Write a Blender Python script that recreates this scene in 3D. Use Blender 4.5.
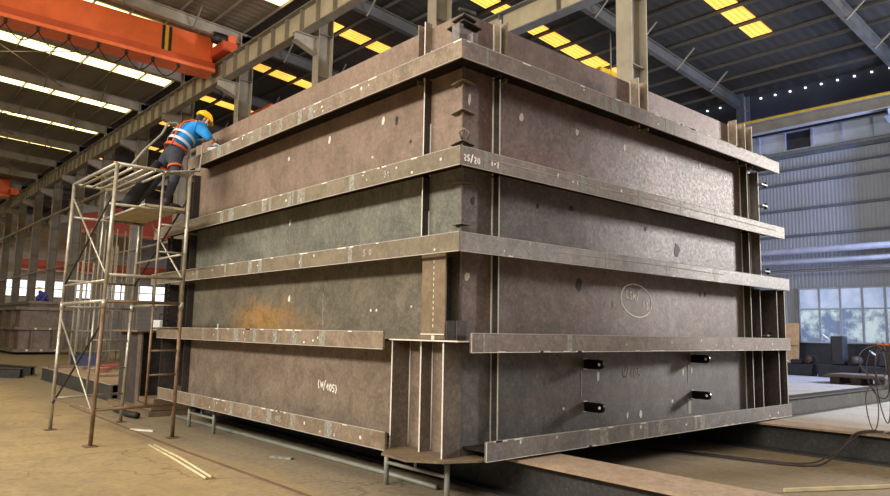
import bpy, math, random
from mathutils import Vector, Matrix
random.seed(7)
for o in list(bpy.data.objects): bpy.data.objects.remove(o)
scene = bpy.context.scene
COL = scene.collection
PI = math.pi

# ------------------------------------------------------------------ camera
cam_data = bpy.data.cameras.new('camera'); cam = bpy.data.objects.new('camera', cam_data); COL.objects.link(cam)
cam.matrix_world = Matrix(((0.750177, -0.091724, -0.654844, -3.808208), (-0.661001, -0.077575, -0.746365, -4.171353), (0.017660, 0.992758, -0.118824, 1.403685), (0, 0, 0, 1)))
cam_data.lens = 28.3124
cam_data.sensor_width = 36; cam_data.sensor_fit = 'HORIZONTAL'; cam_data.clip_start = .05; cam_data.clip_end = 300
scene.camera = cam

# ------------------------------------------------------------------ world and light
scene.view_settings.view_transform = 'Standard'
scene.view_settings.look = 'None'
scene.view_settings.gamma = 1
scene.view_settings.use_curve_mapping = False
scene.view_settings.exposure = 0.85
w = bpy.data.worlds.new('world'); scene.world = w; w.use_nodes = True
bg = w.node_tree.nodes['Background']; bg.inputs[0].default_value = (1, .95, .87, 1); bg.inputs[1].default_value = .12

def area(name, loc, target, sx, sy, power, color):
    d = bpy.data.lights.new(name, 'AREA'); d.shape = 'RECTANGLE'; d.size = sx; d.size_y = sy
    d.energy = power; d.color = color
    o = bpy.data.objects.new(name, d); COL.objects.link(o); o.location = loc
    o.rotation_euler = (Vector(target) - Vector(loc)).to_track_quat('-Z', 'Y').to_euler()
    return o
area('daylight_roof', (-6.5, -5.5, 12.2), (0, 0, 1), 13, 15, 1150, (1, .94, .83))
area('daylight_left_side', (-14, 4, 7.9), (0, 3, 2.5), 18, 1.6, 2050, (1, .93, .80))
area('daylight_right_door', (22, -8, 6.5), (3, .5, 1.5), 2.6, 2.6, 2700, (1, .97, .93))
area('blue_bloom_lamp', (24.3, -1.2, 6.2), (26, 3.0, 6), 2, 3.5, 1000, (.40, .53, 1))  # added lamp close to the right wall, imitates a blue bloom there

# ------------------------------------------------------------------ materials
MATS = {}
def srgb(h):
    if isinstance(h, str):
        h = h.lstrip('#'); c = [int(h[i:i+2], 16) / 255 for i in (0, 2, 4)]
    else: c = h
    return tuple(x / 12.92 if x <= .04045 else ((x + .055) / 1.055) ** 2.4 for x in c) + (1,)
def nt(name):
    m = bpy.data.materials.new(name); m.use_nodes = True
    t = m.node_tree; b = t.nodes['Principled BSDF']
    MATS[name] = m
    return m, t, b
def mix(t, fac, a, b):
    n = t.nodes.new('ShaderNodeMix'); n.data_type = 'RGBA'
    for s, v in ((0, fac), (6, a), (7, b)):
        if isinstance(v, bpy.types.NodeSocket): t.links.new(v, n.inputs[s])
        else: n.inputs[s].default_value = v
    return n.outputs[2]
def noise(t, vec, scale, detail=4, rough=.6, dist=0):
    n = t.nodes.new('ShaderNodeTexNoise'); n.inputs['Scale'].default_value = scale
    n.inputs['Detail'].default_value = detail; n.inputs['Roughness'].default_value = rough
    n.inputs['Distortion'].default_value = dist
    t.links.new(vec, n.inputs['Vector']); return n.outputs['Fac']
def rng(t, v, a, b, lo=0, hi=1):
    n = t.nodes.new('ShaderNodeMapRange'); t.links.new(v, n.inputs[0])
    for i, x in enumerate((a, b, lo, hi)): n.inputs[i + 1].default_value = x
    return n.outputs[0]
def pos(t, scale=(1, 1, 1)):
    g = t.nodes.new('ShaderNodeNewGeometry'); m = t.nodes.new('ShaderNodeMapping'); m.inputs['Scale'].default_value = scale
    t.links.new(g.outputs['Position'], m.inputs['Vector']); return m.outputs[0]
def bump(t, b, h, strength=.2, dist=.01):
    n = t.nodes.new('ShaderNodeBump'); n.inputs['Strength'].default_value = strength; n.inputs['Distance'].default_value = dist
    t.links.new(h, n.inputs['Height']); t.links.new(n.outputs[0], b.inputs['Normal'])
def steel(name, c1, c2, c3=None, rough=.55, metal=.25, scale=1.3, speck=.5, patches=()):
    m, t, b = nt(name); p = pos(t)
    n1 = noise(t, p, scale, 7, .65, .4)
    col = mix(t, rng(t, n1, .38, .62), srgb(c1), srgb(c2))
    n2 = noise(t, p, 9, 6, .7)
    col = mix(t, rng(t, n2, .52, .75, 0, .65), col, srgb(c3 or c2))
    pv = pos(t, (3, 3, .5)); n4 = noise(t, pv, 4, 4, .6)
    k = [x * .62 for x in srgb(c1)[:3]] + [1]
    col = mix(t, rng(t, n4, .56, .8, 0, .5), col, k)
    if speck:
        n3 = noise(t, p, 42, 2, .5)
        col = mix(t, rng(t, n3, .69, .76, 0, speck), col, srgb('#a39a8c'))
        n5 = noise(t, p, 20, 2, .5)
        col = mix(t, rng(t, n5, .70, .76, 0, speck), col, srgb('#2a2320'))
    for (cx, cy, cz, rx, ry, rz, hexc, amt) in patches:
        g = t.nodes.new('ShaderNodeNewGeometry'); mp = t.nodes.new('ShaderNodeMapping'); mp.vector_type = 'TEXTURE'
        mp.inputs['Location'].default_value = (cx, cy, cz); mp.inputs['Scale'].default_value = (rx, ry, rz)
        t.links.new(g.outputs['Position'], mp.inputs['Vector'])
        ln = t.nodes.new('ShaderNodeVectorMath'); ln.operation = 'LENGTH'; t.links.new(mp.outputs[0], ln.inputs[0])
        ad = t.nodes.new('ShaderNodeMath'); ad.operation = 'ADD'; t.links.new(ln.outputs['Value'], ad.inputs[0])
        t.links.new(rng(t, n2, .3, .7, -.35, .35), ad.inputs[1])
        col = mix(t, rng(t, ad.outputs[0], .35, 1.05, amt, 0), col, srgb(hexc))
    n6 = noise(t, p, 26, 9, .8, .3)
    col = mix(t, rng(t, n6, .50, .62, 0, .45), col, [x * .5 for x in srgb(c1)[:3]] + [1])
    col = mix(t, rng(t, n6, .46, .38, 0, .5), col, [min(1, x * 1.7 + .01) for x in srgb(c2)[:3]] + [1])
    n8 = noise(t, p, 3.2, 10, .78, .8)
    col = mix(t, rng(t, n8, .5, .62, 0, .55), col, [x * .52 for x in srgb(c1)[:3]] + [1])
    col = mix(t, rng(t, n8, .48, .38, 0, .4), col, [min(1, x * 1.45 + .01) for x in srgb(c2)[:3]] + [1])
    n7 = noise(t, pos(t, (2.2, 2.2, .35)), 2.4, 8, .75, .5)
    col = mix(t, rng(t, n7, .5, .72, 0, .4), col, [x * .55 for x in srgb(c2)[:3]] + [1])
    t.links.new(col, b.inputs['Base Color'])
    t.links.new(rng(t, n6, .3, .7, rough - .04, rough + .2), b.inputs['Roughness'])
    b.inputs['Metallic'].default_value = metal * .4
    bump(t, b, n6, .25, .004)
    return m
def plain(name, c, rough=.6, metal=0, var=.12, emit=0, ecol=None, scale=6):
    m, t, b = nt(name); p = pos(t); n = noise(t, p, scale, 4, .6)
    c1 = srgb(c); lo = [x * (1 - var) for x in c1[:3]] + [1]; hi = [min(1, x * (1 + var)) for x in c1[:3]] + [1]
    t.links.new(mix(t, rng(t, n, .35, .65), lo, hi), b.inputs['Base Color'])
    b.inputs['Roughness'].default_value = rough; b.inputs['Metallic'].default_value = metal
    if emit:
        b.inputs['Emission Color'].default_value = srgb(ecol or c); b.inputs['Emission Strength'].default_value = emit
    return m
RUST = '#9a6a2c'
steel('left_panel_top', '#857061', '#776354', '#917d6c', .55)
steel('left_panel_upper', '#66655a', '#757266', '#57564c', .55)
steel('left_panel_middle', '#5f5a4c', '#6d6252', '#55524a', .55, patches=((.30, 3.95, 1.45, 1, 1.0, .36, '#a8772f', .8), (.30, 3.2, 1.4, 1, .9, .25, '#84663c', .6)))
steel('left_panel_bottom', '#716154', '#7d6d5f', '#867566', .55, patches=((.30, 1.6, .65, 1, .8, .15, '#7d6e58', .5),))
steel('right_panel_top', '#66514c', '#735d57', '#7f6a64', .5, patches=((1.15, .30, 3.0, .7, 1, .25, '#86564f', .5),))
steel('right_panel_upper', '#5f5350', '#6c5f5b', '#504644', .5)
steel('right_panel_middle', '#6b5851', '#776761', '#5f4f49', .5, patches=((2.2, .30, 1.75, .6, 1, .3, '#745a51', .5),))
steel('right_panel_bottom', '#565251', '#655f5c', '#454141', .45, patches=((1.5, .30, .75, 1.3, 1, .12, '#66554c', .7), (3.2, .30, .75, 1.0, 1, .12, '#67534a', .6)))
steel('upstand_steel', '#866f60', '#786455', '#93806f', .55)
steel('upstand_steel_right', '#7d6660', '#705b55', '#88736c', .5, patches=((2.25, .30, 4.05, .3, 1, .1, '#332a28', .9),))
steel('flange_left', '#776757', '#857462', '#65574a', .55)
steel('flange_left_worn', '#7b705e', '#6d604e', '#8f8470', .55)
steel('flange_right', '#6d5e56', '#7b6c64', '#5c4f49', .5)
steel('flange_right_grey', '#6c6462', '#7b7470', '#5c5350', .45)
steel('column_plate', '#5f5149', '#6d5f55', '#4c4039', .55)
steel('dark_steel', '#362f2b', '#403833', '#2c2623', .6)
steel('ring_underside_shade', '#241e1a', '#2d2621', '#1c1714', .75, speck=.1)  # shade beneath the rings put into a near-black web colour
MATS['ring_underside_shade'].node_tree.nodes['Principled BSDF'].inputs['Specular IOR Level'].default_value = .08
steel('bracket_steel', '#7e6b52', '#6e5c49', '#8a7a62', .55)
steel('beam_steel', '#323130', '#3c3a37', '#2a2826', .6)
steel('beam_top_dusty', '#a38c75', '#927b65', '#b29d86', .75, metal=.05, speck=.25)
plain('weld_white', '#cfcabd', .7, 0, .1, scale=30)
plain('paint_splash', '#d6cfc2', .7)
plain('stripe_blue', '#848279', .6, 0, .4, scale=25)
plain('stripe_dark', '#716f69', .6, 0, .3, scale=20)
plain('dark_spot', '#2b2422', .7)
plain('chalk', '#f2ece4', .9)
plain('chalk_faint', '#a59d96', .9)  # faint chalk marks, also the highlight painted on flange edges
plain('lug_black', '#1f1b1a', .28, .7, .3)
plain('galvanized', '#a8a194', .42, .55, .25, scale=9)
plain('galvanized_rusty', '#7d6450', .6, .4, .3, scale=9)
plain('pole_black', '#2a2522', .6, .3)
plain('trestle_paint', '#8d8f84', .55, .2)
plain('board_wood', '#a89b80', .8)
plain('shed_steel', '#a19788', .65, 0, .15, scale=2)
plain('shed_steel_dark', '#857c6e', .65, 0, .15, scale=2)
plain('shed_steel_blue', '#565e6e', .65, 0, .15, scale=2)
plain('rafter_grey', '#54534f', .65, 0, .15, scale=2)
plain('purlin_steel', '#5e5c58', .65, 0, .15, scale=2)
plain('crane_beam_grey', '#96979a', .6, 0, .12, scale=2)
plain('wall_eave_sheet', '#3d4352', .8, 0, .15, scale=1)  # dark blue sheeting at the top of the right wall
plain('shed_steel_right', '#75767a', .6, .1, .15, scale=2)
plain('runway_web', '#b8ac92', .6, .1, .12, scale=2)
plain('runway_edge', '#5f5850', .7)
plain('crane_orange', '#ea6a36', .45, 0, .10, scale=1.5)
plain('crane_orange_dark', '#c9502a', .5, 0, .12, scale=1.5)
plain('crane_orange_light', '#f5784a', .45, 0, .08)
plain('black_paint', '#1d1c1a', .5)
plain('yellow_paint', '#e0b32c', .45)
plain('conductor_yellow', '#e8c548', .5)
plain('hat_yellow', '#f2b40c', .35, 0, .04)
plain('vest_blue', '#1582cc', .8, 0, .12, scale=14)
plain('vest_stripe', '#c9ccd6', .4, 0, .05)
plain('harness_orange', '#c4552c', .7)
plain('trousers_navy', '#2e313c', .85, 0, .2, scale=18)
plain('trousers_black', '#121113', .85, 0, .2)
plain('skin', '#b98363', .55, 0, .05)
plain('glove_white', '#c9ccd0', .85)
plain('boot_black', '#1b1817', .6)
plain('rope_grey', '#8f897d', .8)
plain('hose_dark', '#3a332f', .6)
plain('hose_mid', '#5b524b', .6)
plain('hose_black', '#1f1a18', .6)
plain('hose_red', '#8f3f38', .6)
plain('plywood', '#c0a27c', .8, 0, .12)
plain('cloth_purple', '#4a4a9c', .85)
plain('machine_dark', '#33363f', .5, .3, .2)
plain('machine_blue', '#3c4a7a', .5)
plain('machine_dark_blue', '#2b3352', .5)
plain('machine_white', '#cfd2d4', .5)
plain('hair', '#16120f', .8)
plain('concrete_block', '#a08c72', .85)
plain('window_frame_paint', '#9aa3b4', .6)
plain('rod_pale', '#cdbd98', .55)
plain('rail_brown', '#6d5540', .8)

def corrugated(name, c, axis, freq, depth=.4, rough=.6, var=.1, emit=0):
    m, t, b = nt(name); p = pos(t)
    wv = t.nodes.new('ShaderNodeTexWave'); wv.bands_direction = axis; wv.inputs['Scale'].default_value = freq
    t.links.new(p, wv.inputs['Vector'])
    n = noise(t, p, .35, 4, .6); c1 = srgb(c)
    col = mix(t, rng(t, n, .35, .65), [x * (1 - var) for x in c1[:3]] + [1], [min(1, x * (1 + var)) for x in c1[:3]] + [1])
    col = mix(t, rng(t, wv.outputs['Fac'], 0, .35, .25, 0), col, [x * .55 for x in c1[:3]] + [1])
    t.links.new(col, b.inputs['Base Color']); b.inputs['Roughness'].default_value = rough
    bump(t, b, wv.outputs['Fac'], depth, .03)
    if emit:
        b.inputs['Emission Strength'].default_value = emit; t.links.new(col, b.inputs['Emission Color'])
    return m
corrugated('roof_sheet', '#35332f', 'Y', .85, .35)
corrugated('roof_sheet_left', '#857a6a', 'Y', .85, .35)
corrugated('wall_sheet', '#9299a6', 'Y', 2.2, .25)
corrugated('wall_sheet_far', '#dcd8cc', 'Z', .6, .5)

def skylight(name, c, strength):
    m, t, b = nt(name); p = pos(t)
    wv = t.nodes.new('ShaderNodeTexWave'); wv.bands_direction = 'Y'; wv.inputs['Scale'].default_value = 1.6
    t.links.new(p, wv.inputs['Vector'])
    n = noise(t, p, .5, 3); n2 = noise(t, p, 4, 3)
    c1 = srgb(c)
    col = mix(t, rng(t, wv.outputs['Fac'], .1, .9, 0, .65), c1, [min(1, x * 1.6 + .06) for x in c1[:3]] + [1])
    col = mix(t, rng(t, n2, .45, .7, 0, .35), col, [x * .6 for x in c1[:3]] + [1])
    t.links.new(col, b.inputs['Base Color']); t.links.new(col, b.inputs['Emission Color'])
    t.links.new(rng(t, n, .3, .7, strength * .75, strength * 1.25), b.inputs['Emission Strength'])
    return m
skylight('skylight_left', '#f3d68c', 2.1)
skylight('skylight_right', '#f0a03a', .95)
def glass(name, c, strength, scale, c2):
    m, t, b = nt(name); p = pos(t); n = noise(t, p, scale, 4, .7)
    col = mix(t, rng(t, n, .42, .6), srgb(c), srgb(c2))
    t.links.new(col, b.inputs['Base Color']); t.links.new(col, b.inputs['Emission Color'])
    b.inputs['Emission Strength'].default_value = strength; b.inputs['Roughness'].default_value = .15
    return m
glass('glass_upper', '#8a9aba', .42, .8, '#a5b2cc')
glass('glass_lower', '#62738f', .42, 1.6, '#aebfc6')
glass('glass_far', '#dfe6ea', 1.1, 1.2, '#ffffff')
glass('glass_clerestory', '#8b93a4', .16, .6, '#9ca3b0')

def floor_mat():
    m, t, b = nt('floor_concrete'); p = pos(t)
    n1 = noise(t, p, .5, 6, .6, .3); n2 = noise(t, p, 3.2, 8, .75); n3 = noise(t, pos(t, (.6, 4, 1)), 2, 5, .6)
    col = mix(t, rng(t, n1, .35, .65), srgb('#a08a68'), srgb('#af966d'))
    col = mix(t, rng(t, n2, .46, .66, 0, .6), col, srgb('#7f6f5b'))
    col = mix(t, rng(t, n3, .55, .75, 0, .4), col, srgb('#a8947a'))
    sx = t.nodes.new('ShaderNodeSeparateXYZ'); t.links.new(p, sx.inputs[0])
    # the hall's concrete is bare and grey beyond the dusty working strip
    # tan in the walkway, greyer by the tank
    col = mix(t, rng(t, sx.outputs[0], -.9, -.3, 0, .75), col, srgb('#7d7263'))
    col = mix(t, rng(t, sx.outputs[0], 1.6, 2.4, 0, .6), col, srgb('#8d7a62'))
    col = mix(t, rng(t, sx.outputs[0], 5.6, 6.4, 0, .9), col, srgb('#b3aba2'))
    col = mix(t, rng(t, sx.outputs[0], 9, 11, 0, .9), col, srgb('#bcc0c8'))
    n4 = noise(t, p, 16, 8, .75)
    col = mix(t, rng(t, n4, .5, .66, 0, .5), col, srgb('#54483a'))
    col = mix(t, rng(t, n4, .46, .34, 0, .4), col, srgb('#b3a084'))
    n5 = noise(t, pos(t, (1, .5, 1)), .9, 10, .75, .6)
    col = mix(t, rng(t, n5, .5, .66, 0, .6), col, srgb('#7a6950'))
    n9 = noise(t, pos(t, (1.4, .12, 1)), 1.1, 6, .7, .3)
    col = mix(t, rng(t, n9, .54, .68, 0, .5), col, srgb('#a88d5c'))
    vo = t.nodes.new('ShaderNodeTexVoronoi'); vo.feature = 'DISTANCE_TO_EDGE'; vo.inputs['Scale'].default_value = .35
    mx = t.nodes.new('ShaderNodeVectorMath'); mx.operation = 'ADD'
    t.links.new(p, mx.inputs[0]); nc = t.nodes.new('ShaderNodeTexNoise'); nc.inputs['Scale'].default_value = 1.6; nc.inputs['Detail'].default_value = 6
    t.links.new(p, nc.inputs['Vector']); t.links.new(nc.outputs['Color'], mx.inputs[1]); t.links.new(mx.outputs[0], vo.inputs['Vector'])
    col = mix(t, rng(t, vo.outputs['Distance'], 0, .008, .55, 0), col, srgb('#4d4031'))
    t.links.new(col, b.inputs['Base Color']); b.inputs['Roughness'].default_value = .75
    bump(t, b, n4, .3, .01)
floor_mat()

# ------------------------------------------------------------------ mesh helpers
class MB:
    def __init__(s): s.v = []; s.f = []; s.mi = []; s.sm = []; s.cur = 0; s.smooth = False
    def add(s, verts, faces):
        b = len(s.v); s.v += [Vector(v) for v in verts]
        for f in faces: s.f.append([b + i for i in f]); s.mi.append(s.cur); s.sm.append(s.smooth)
    def box(s, x0, x1, y0, y1, z0, z1):
        if x0 > x1: x0, x1 = x1, x0
        if y0 > y1: y0, y1 = y1, y0
        s.add([(x0,y0,z0),(x1,y0,z0),(x1,y1,z0),(x0,y1,z0),(x0,y0,z1),(x1,y0,z1),(x1,y1,z1),(x0,y1,z1)],
              [(0,3,2,1),(4,5,6,7),(0,1,5,4),(1,2,6,5),(2,3,7,6),(3,0,4,7)])
        return s
    def bar(s, a, b, w, h, up=(0,0,1)):
        a, b = Vector(a), Vector(b); d = (b - a).normalized(); u = Vector(up)
        if abs(d.dot(u)) > .98: u = Vector((1,0,0))
        r = d.cross(u).normalized(); u = r.cross(d)
        vs = [p + r * (i * w / 2) + u * (j * h / 2) for p in (a, b) for i, j in ((-1,-1),(1,-1),(1,1),(-1,1))]
        s.add(vs, [(0,1,2,3),(7,6,5,4),(0,4,5,1),(1,5,6,2),(2,6,7,3),(3,7,4,0)]); return s
    def tube(s, pts, r, n=10, caps=True, closed=False):
        pts = [Vector(p) for p in pts]; rs = r if isinstance(r, (list, tuple)) else [r] * len(pts)
        rings = []; pu = None
        for i, p in enumerate(pts):
            d = (pts[min(i + 1, len(pts) - 1)] - pts[max(i - 1, 0)]).normalized()
            if pu is None:
                u = Vector((0,0,1)) if abs(d.z) < .9 else Vector((1,0,0))
            else: u = pu
            r_ = d.cross(u).normalized(); u = r_.cross(d).normalized(); pu = u
            rings.append([p + (r_ * math.cos(2*PI*k/n) + u * math.sin(2*PI*k/n)) * rs[i] for k in range(n)])
        vs = [v for g in rings for v in g]; fs = []
        for i in range(len(pts) - 1):
            for k in range(n):
                fs.append((i*n+k, i*n+(k+1)%n, (i+1)*n+(k+1)%n, (i+1)*n+k))
        if caps: fs.append(tuple(range(n))[::-1]); fs.append(tuple((len(pts)-1)*n + k for k in range(n)))
        o = s.smooth; s.smooth = True; s.add(vs, fs); s.smooth = o; return s
    def prism(s, poly, origin, U, V, N, depth):
        origin, U, V, N = Vector(origin), Vector(U), Vector(V), Vector(N); n = len(poly)
        a = [origin + U * p[0] + V * p[1] for p in poly]; b = [q + N * depth for q in a]
        s.add(a + b, [tuple(range(n))[::-1], tuple(range(n, 2*n))] + [(i, (i+1)%n, n+(i+1)%n, n+i) for i in range(n)]); return s
    def ell(s, c, rx, ry, rz, R=None, seg=14, rings=9, zmin=-1):
        c = Vector(c); vs = []; fs = []
        for i in range(rings + 1):
            th = PI * i / rings
            for k in range(seg):
                ph = 2*PI*k/seg; z = max(zmin, math.cos(th)); q = Vector((rx*math.sin(th)*math.cos(ph), ry*math.sin(th)*math.sin(ph), rz*z))
                if R: q = R @ q
                vs.append(c + q)
        for i in range(rings):
            for k in range(seg): fs.append((i*seg+k, (i+1)*seg+k, (i+1)*seg+(k+1)%seg, i*seg+(k+1)%seg))
        o = s.smooth; s.smooth = True; s.add(vs, fs); s.smooth = o; return s
    def build(s, name, mats, parent=None, bevel=0, label=None):
        if isinstance(mats, str): mats = [mats]
        off = parent.matrix_world_loc if False else (abs_loc(parent) if parent else Vector((0,0,0)))
        me = bpy.data.meshes.new(name); me.from_pydata([v - off for v in s.v], [], s.f)
        for m in mats: me.materials.append(MATS[m])
        for p, i, sm in zip(me.polygons, s.mi, s.sm): p.material_index = i; p.use_smooth = sm
        me.update()
        o = bpy.data.objects.new(name, me); COL.objects.link(o)
        if parent: o.parent = parent
        if bevel:
            bv = o.modifiers.new('bevel', 'BEVEL'); bv.width = bevel; bv.segments = 2; bv.limit_method = 'ANGLE'
        if label: o['label'] = label
        return o
def smooth(P, k=6):
    P = [Vector(p) for p in P]; Q = [P[0]] + P + [P[-1]]; out = []
    for i in range(1, len(Q) - 2):
        a, b_, c, d = Q[i-1:i+3]
        for j in range(k):
            s = j / k
            out.append(.5 * ((2*b_) + (c-a)*s + (2*a-5*b_+4*c-d)*s*s + (3*b_-a-3*c+d)*s**3))
    return out + [P[-1]]
def abs_loc(o):
    v = Vector((0,0,0))
    while o: v = v + o.location; o = o.parent
    return v
def thing(name, label, cat, loc=(0,0,0), group=None):
    o = bpy.data.objects.new(name, None); COL.objects.link(o); o.location = loc
    o.empty_display_size = .1
    o['label'] = label; o['category'] = cat
    if group: o['group'] = group
    return o
def tag(o, label, cat, group=None, kind=None):
    o['label'] = label; o['category'] = cat
    if group: o['group'] = group
    if kind: o['kind'] = kind
    return o
def struct(o, label=None):
    o['kind'] = 'structure'
    if label: o['label'] = label
    return o
ORD = 'nearest second third fourth fifth sixth seventh eighth ninth tenth eleventh twelfth thirteenth fourteenth fifteenth sixteenth seventeenth eighteenth nineteenth twentieth'.split() + ['twenty-' + w for w in 'first second third fourth fifth sixth seventh eighth ninth'.split()]
def ordn(i): return ORD[i]

# ------------------------------------------------------------------ the shed
X0, X1, YA, YB = -9.5, 26.0, -7.5, 78.0
def roof_z(x): return 13.5 + (8 - x) * (.05 if x < 8 else .085)
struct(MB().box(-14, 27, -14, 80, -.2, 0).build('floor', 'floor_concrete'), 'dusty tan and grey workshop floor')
b = MB()
for xa, xb in ((X0, 8.0), (8.0, X1)):
    za, zb_ = roof_z(xa), roof_z(xb)
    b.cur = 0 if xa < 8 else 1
    b.add([(xa,YA,za),(xb,YA,zb_),(xb,YB,zb_),(xa,YB,za),(xa,YA,za+.08),(xb,YA,zb_+.08),(xb,YB,zb_+.08),(xa,YB,za+.08)],
          [(0,3,2,1),(4,5,6,7),(0,1,5,4),(1,2,6,5),(2,3,7,6),(3,0,4,7)])
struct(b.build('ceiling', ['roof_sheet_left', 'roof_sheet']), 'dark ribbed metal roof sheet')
struct(MB().box(26.05, 26.25, -2, YB, 0, 1.22).build('trim_1', 'machine_dark'), 'dark dado under the windows')
b = MB(); b.box(26.05, 26.2, -2, YB, 3.42, 9.2); b.box(26.05, 26.2, 7.82, YB, 1.22, 3.42); 
struct(b.build('wall_right', 'wall_sheet'), 'blue-grey corrugated side wall')
b = MB(); b.box(-9.5, 26, YB, YB + .2, 6.0, 15); b.box(-9.5, 26, YB, YB + .2, 0, 4.2)
struct(b.build('wall_back', 'wall_sheet_far'), 'grey corrugated far end wall')
struct(MB().box(26.05, 26.2, -2, YB, 10.05, 12.1).build('trim_4', 'wall_eave_sheet'), 'dark sheet strip under the right eave')
# window band in the far wall
k = 1
for x in range(0, 26, 3):
    fr = MB()
    for xx in (x + .05, x + 1.5, x + 2.95): fr.box(xx - .05, xx + .05, YB - .05, YB + .1, 4.2, 6.0)
    for zz in (4.25, 5.1, 5.95): fr.box(x, x + 3, YB - .04, YB + .1, zz - .05, zz + .05)
    o = struct(fr.build('window_%d' % k, 'shed_steel'), 'bright window in the far wall')
    MB().box(x + .05, x + 2.95, YB + .02, YB + .05, 4.2, 6.0).build('pane', 'glass_far', o); k += 1
# ground-floor windows of the right wall
y = 7.80
while y > -2:
    fr = MB()
    for yy in (y - .022, y - .758): fr.box(25.98, 26.1, yy - .02, yy + .02, 1.22, 3.42)
    for zz in (1.25, 2.57, 3.39): fr.box(25.985, 26.09, y - .738, y - .042, zz - .03, zz + .03)
    o = struct(fr.build('window_%d' % k, 'window_frame_paint'), 'tall two-pane window in the right wall')
    MB().box(26.03, 26.05, y - .738, y - .042, 1.25, 2.55).build('pane', 'glass_lower', o)
    MB().box(26.03, 26.05, y - .738, y - .042, 2.59, 3.38).build('pane', 'glass_upper', o)
    k += 1; y -= .78
# clerestory band
y = 18.0
while y > -2:
    wdt = 1.1
    fr = MB(); fr.box(25.96, 26.1, y - .05, y + .05, 9.2, 10.05); fr.box(25.98, 26.1, y - wdt, y, 9.2, 9.26); fr.box(25.98, 26.1, y - wdt, y, 9.99, 10.05)
    o = struct(fr.build('window_%d' % k, 'window_frame_paint'), 'pale high window below the crane beam')
    MB().box(26.03, 26.06, y - wdt + .05, y - .05, 9.25, 10.0).build('pane', 'machine_dark' if 7.3 < y - wdt/2 < 8.3 else 'glass_clerestory', o)
    k += 1; y -= wdt
# girts and sill rails of the right wall
b = MB()
for zz in (5.6, 6.7, 7.8): b.box(25.95, 26.05, -2, YB, zz - .05, zz + .05)
b.box(25.85, 26.05, -2, YB, 8.9, 9.05); b.box(25.9, 26.05, -2, YB, 8.35, 8.42)
struct(b.build('trim_2', 'shed_steel_blue'), 'horizontal wall rails')
struct(MB().box(25.98, 26.1, 7.82, 7.98, 1.22, 3.42).build('trim_3', 'shed_steel_right'))

# rows of columns
SP = 6.05; CY = [3.63 + SP * i for i in range(-1, 13)]
def column(x, y, ztop, label, mats=('shed_steel', 'shed_steel_dark'), group=None, brackets=()):
    t = thing('steel_column', label, 'column', (x, y, 0), group)
    f = MB()
    f.box(x - .28, x - .255, y - .18, y + .18, 0, ztop).build('flange', mats[0], t)
    MB().box(x + .255, x + .28, y - .18, y + .18, 0, ztop).build('flange', mats[0], t)
    m = MB(); m.box(x - .255, x + .255, y - .008, y + .008, .03, ztop - .02)
    for z in [1.5 * q + .8 for q in range(int(ztop / 1.5))]: m.box(x - .254, x + .254, y - .13, y + .13, z - .008, z + .008)
    m.build('web', mats[1], t)
    MB().box(x - .36, x + .36, y - .28, y + .28, 0, .03).build('base_plate', 'shed_steel_dark', t)
    for (dx, z) in brackets:
        g = MB(); s_ = 1 if dx > 0 else -1; xa = x + s_ * .28; xb = x + dx
        g.prism([(0, 0), (dx - s_*.28, 0), (dx - s_*.28, -.25), (0, -.55)], (xa, y - .01, z), (1,0,0), (0,0,1), (0,1,0), .02)
        g.box(xa, xb, y - .15, y + .15, z, z + .02)
        g.bar((xa, y, z - .56), (xb, y, z - .26), .3, .02)
        g.build('bracket', mats[0], t)
    return t
for i, y in enumerate(CY):
    if i == 0: lab = 'grey steel column out beyond the right end of the tank'
    elif i == 1: lab = 'broad grey H-section column rising behind the tank right face'
    elif i == 2: lab = 'grey H-section column rising just behind the tank top corner'
    elif i == 3: lab = 'grey column behind the tank left top edge, right one of two carrying the crane beam'
    elif i == 4: lab = 'grey column just right of the worker with the yellow hard hat'
    else: lab = 'grey column in the receding row at left, %s beyond the worker' % ('first' if i == 5 else ordn(i - 5))
    column(8.0, y, 13.2, lab, group='columns between the two bays', brackets=((-1.1, 11.1), (1.45, 9.3)))
for i, y in enumerate(CY):
    lab = 'bluish column against the right wall' + (' beside the plywood board' if i == 2 else ', %s from the near end' % (ordn(i) if i else 'first'))
    column(25.65, y, 12, lab, ('shed_steel_right', 'shed_steel_right'), 'columns along the right wall', brackets=((-1.75, 9.6),))

# runway beams
def runway(x, z0, z1, ya, yb, label, web, edge, conductor=None, stiff=1.0, rail=True):
    t = thing('runway_beam', label, 'crane beam', (x, ya, z0))
    m = MB(); m.box(x - .01, x + .01, ya, yb, z0 + .03, z1 - .03); m.build('web', web, t)
    m = MB(); m.box(x - .17, x + .17, ya, yb, z0, z0 + .03); m.build('bottom_flange', edge, t)
    m = MB(); m.box(x - .2, x + .2, ya, yb, z1 - .03, z1); m.build('top_flange', edge, t)
    if rail: MB().box(x - .035, x + .035, ya, yb, z1, z1 + .1).build('rail', 'runway_edge', t)
    if stiff:
        y = ya + .5; n = 0
        while y < yb and n < 95:
            MB().box(x - .16, x + .16, y - .02, y + .02, z0 + .03, z1 - .03).build('stiffener', edge, t); y += stiff; n += 1
    if conductor:
        MB().box(x - .26, x - .18, ya, yb, z1 + .0, z1 + .07).build('conductor_rail', 'conductor_yellow', t)
    return t
runway(7.2, 11.12, 11.95, .0, 77, 'long grey crane beam with vertical stiffeners running above the worker to the far left', 'runway_web', 'shed_steel_dark', stiff=1.01)
runway(9.25, 9.32, 9.98, .0, 77, 'crane beam on the right side of the middle columns, behind the tank top', 'runway_web', 'shed_steel_right', stiff=2.0)
runway(24.0, 9.62, 10.08, -2, 77, 'crane beam with yellow conductor rail along the right wall', 'crane_beam_grey', 'crane_beam_grey', True, stiff=0)
b = MB(); b.tube([(7.65, 10, 5.27), (7.65, 77, 5.27)], .06, 6)
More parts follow.
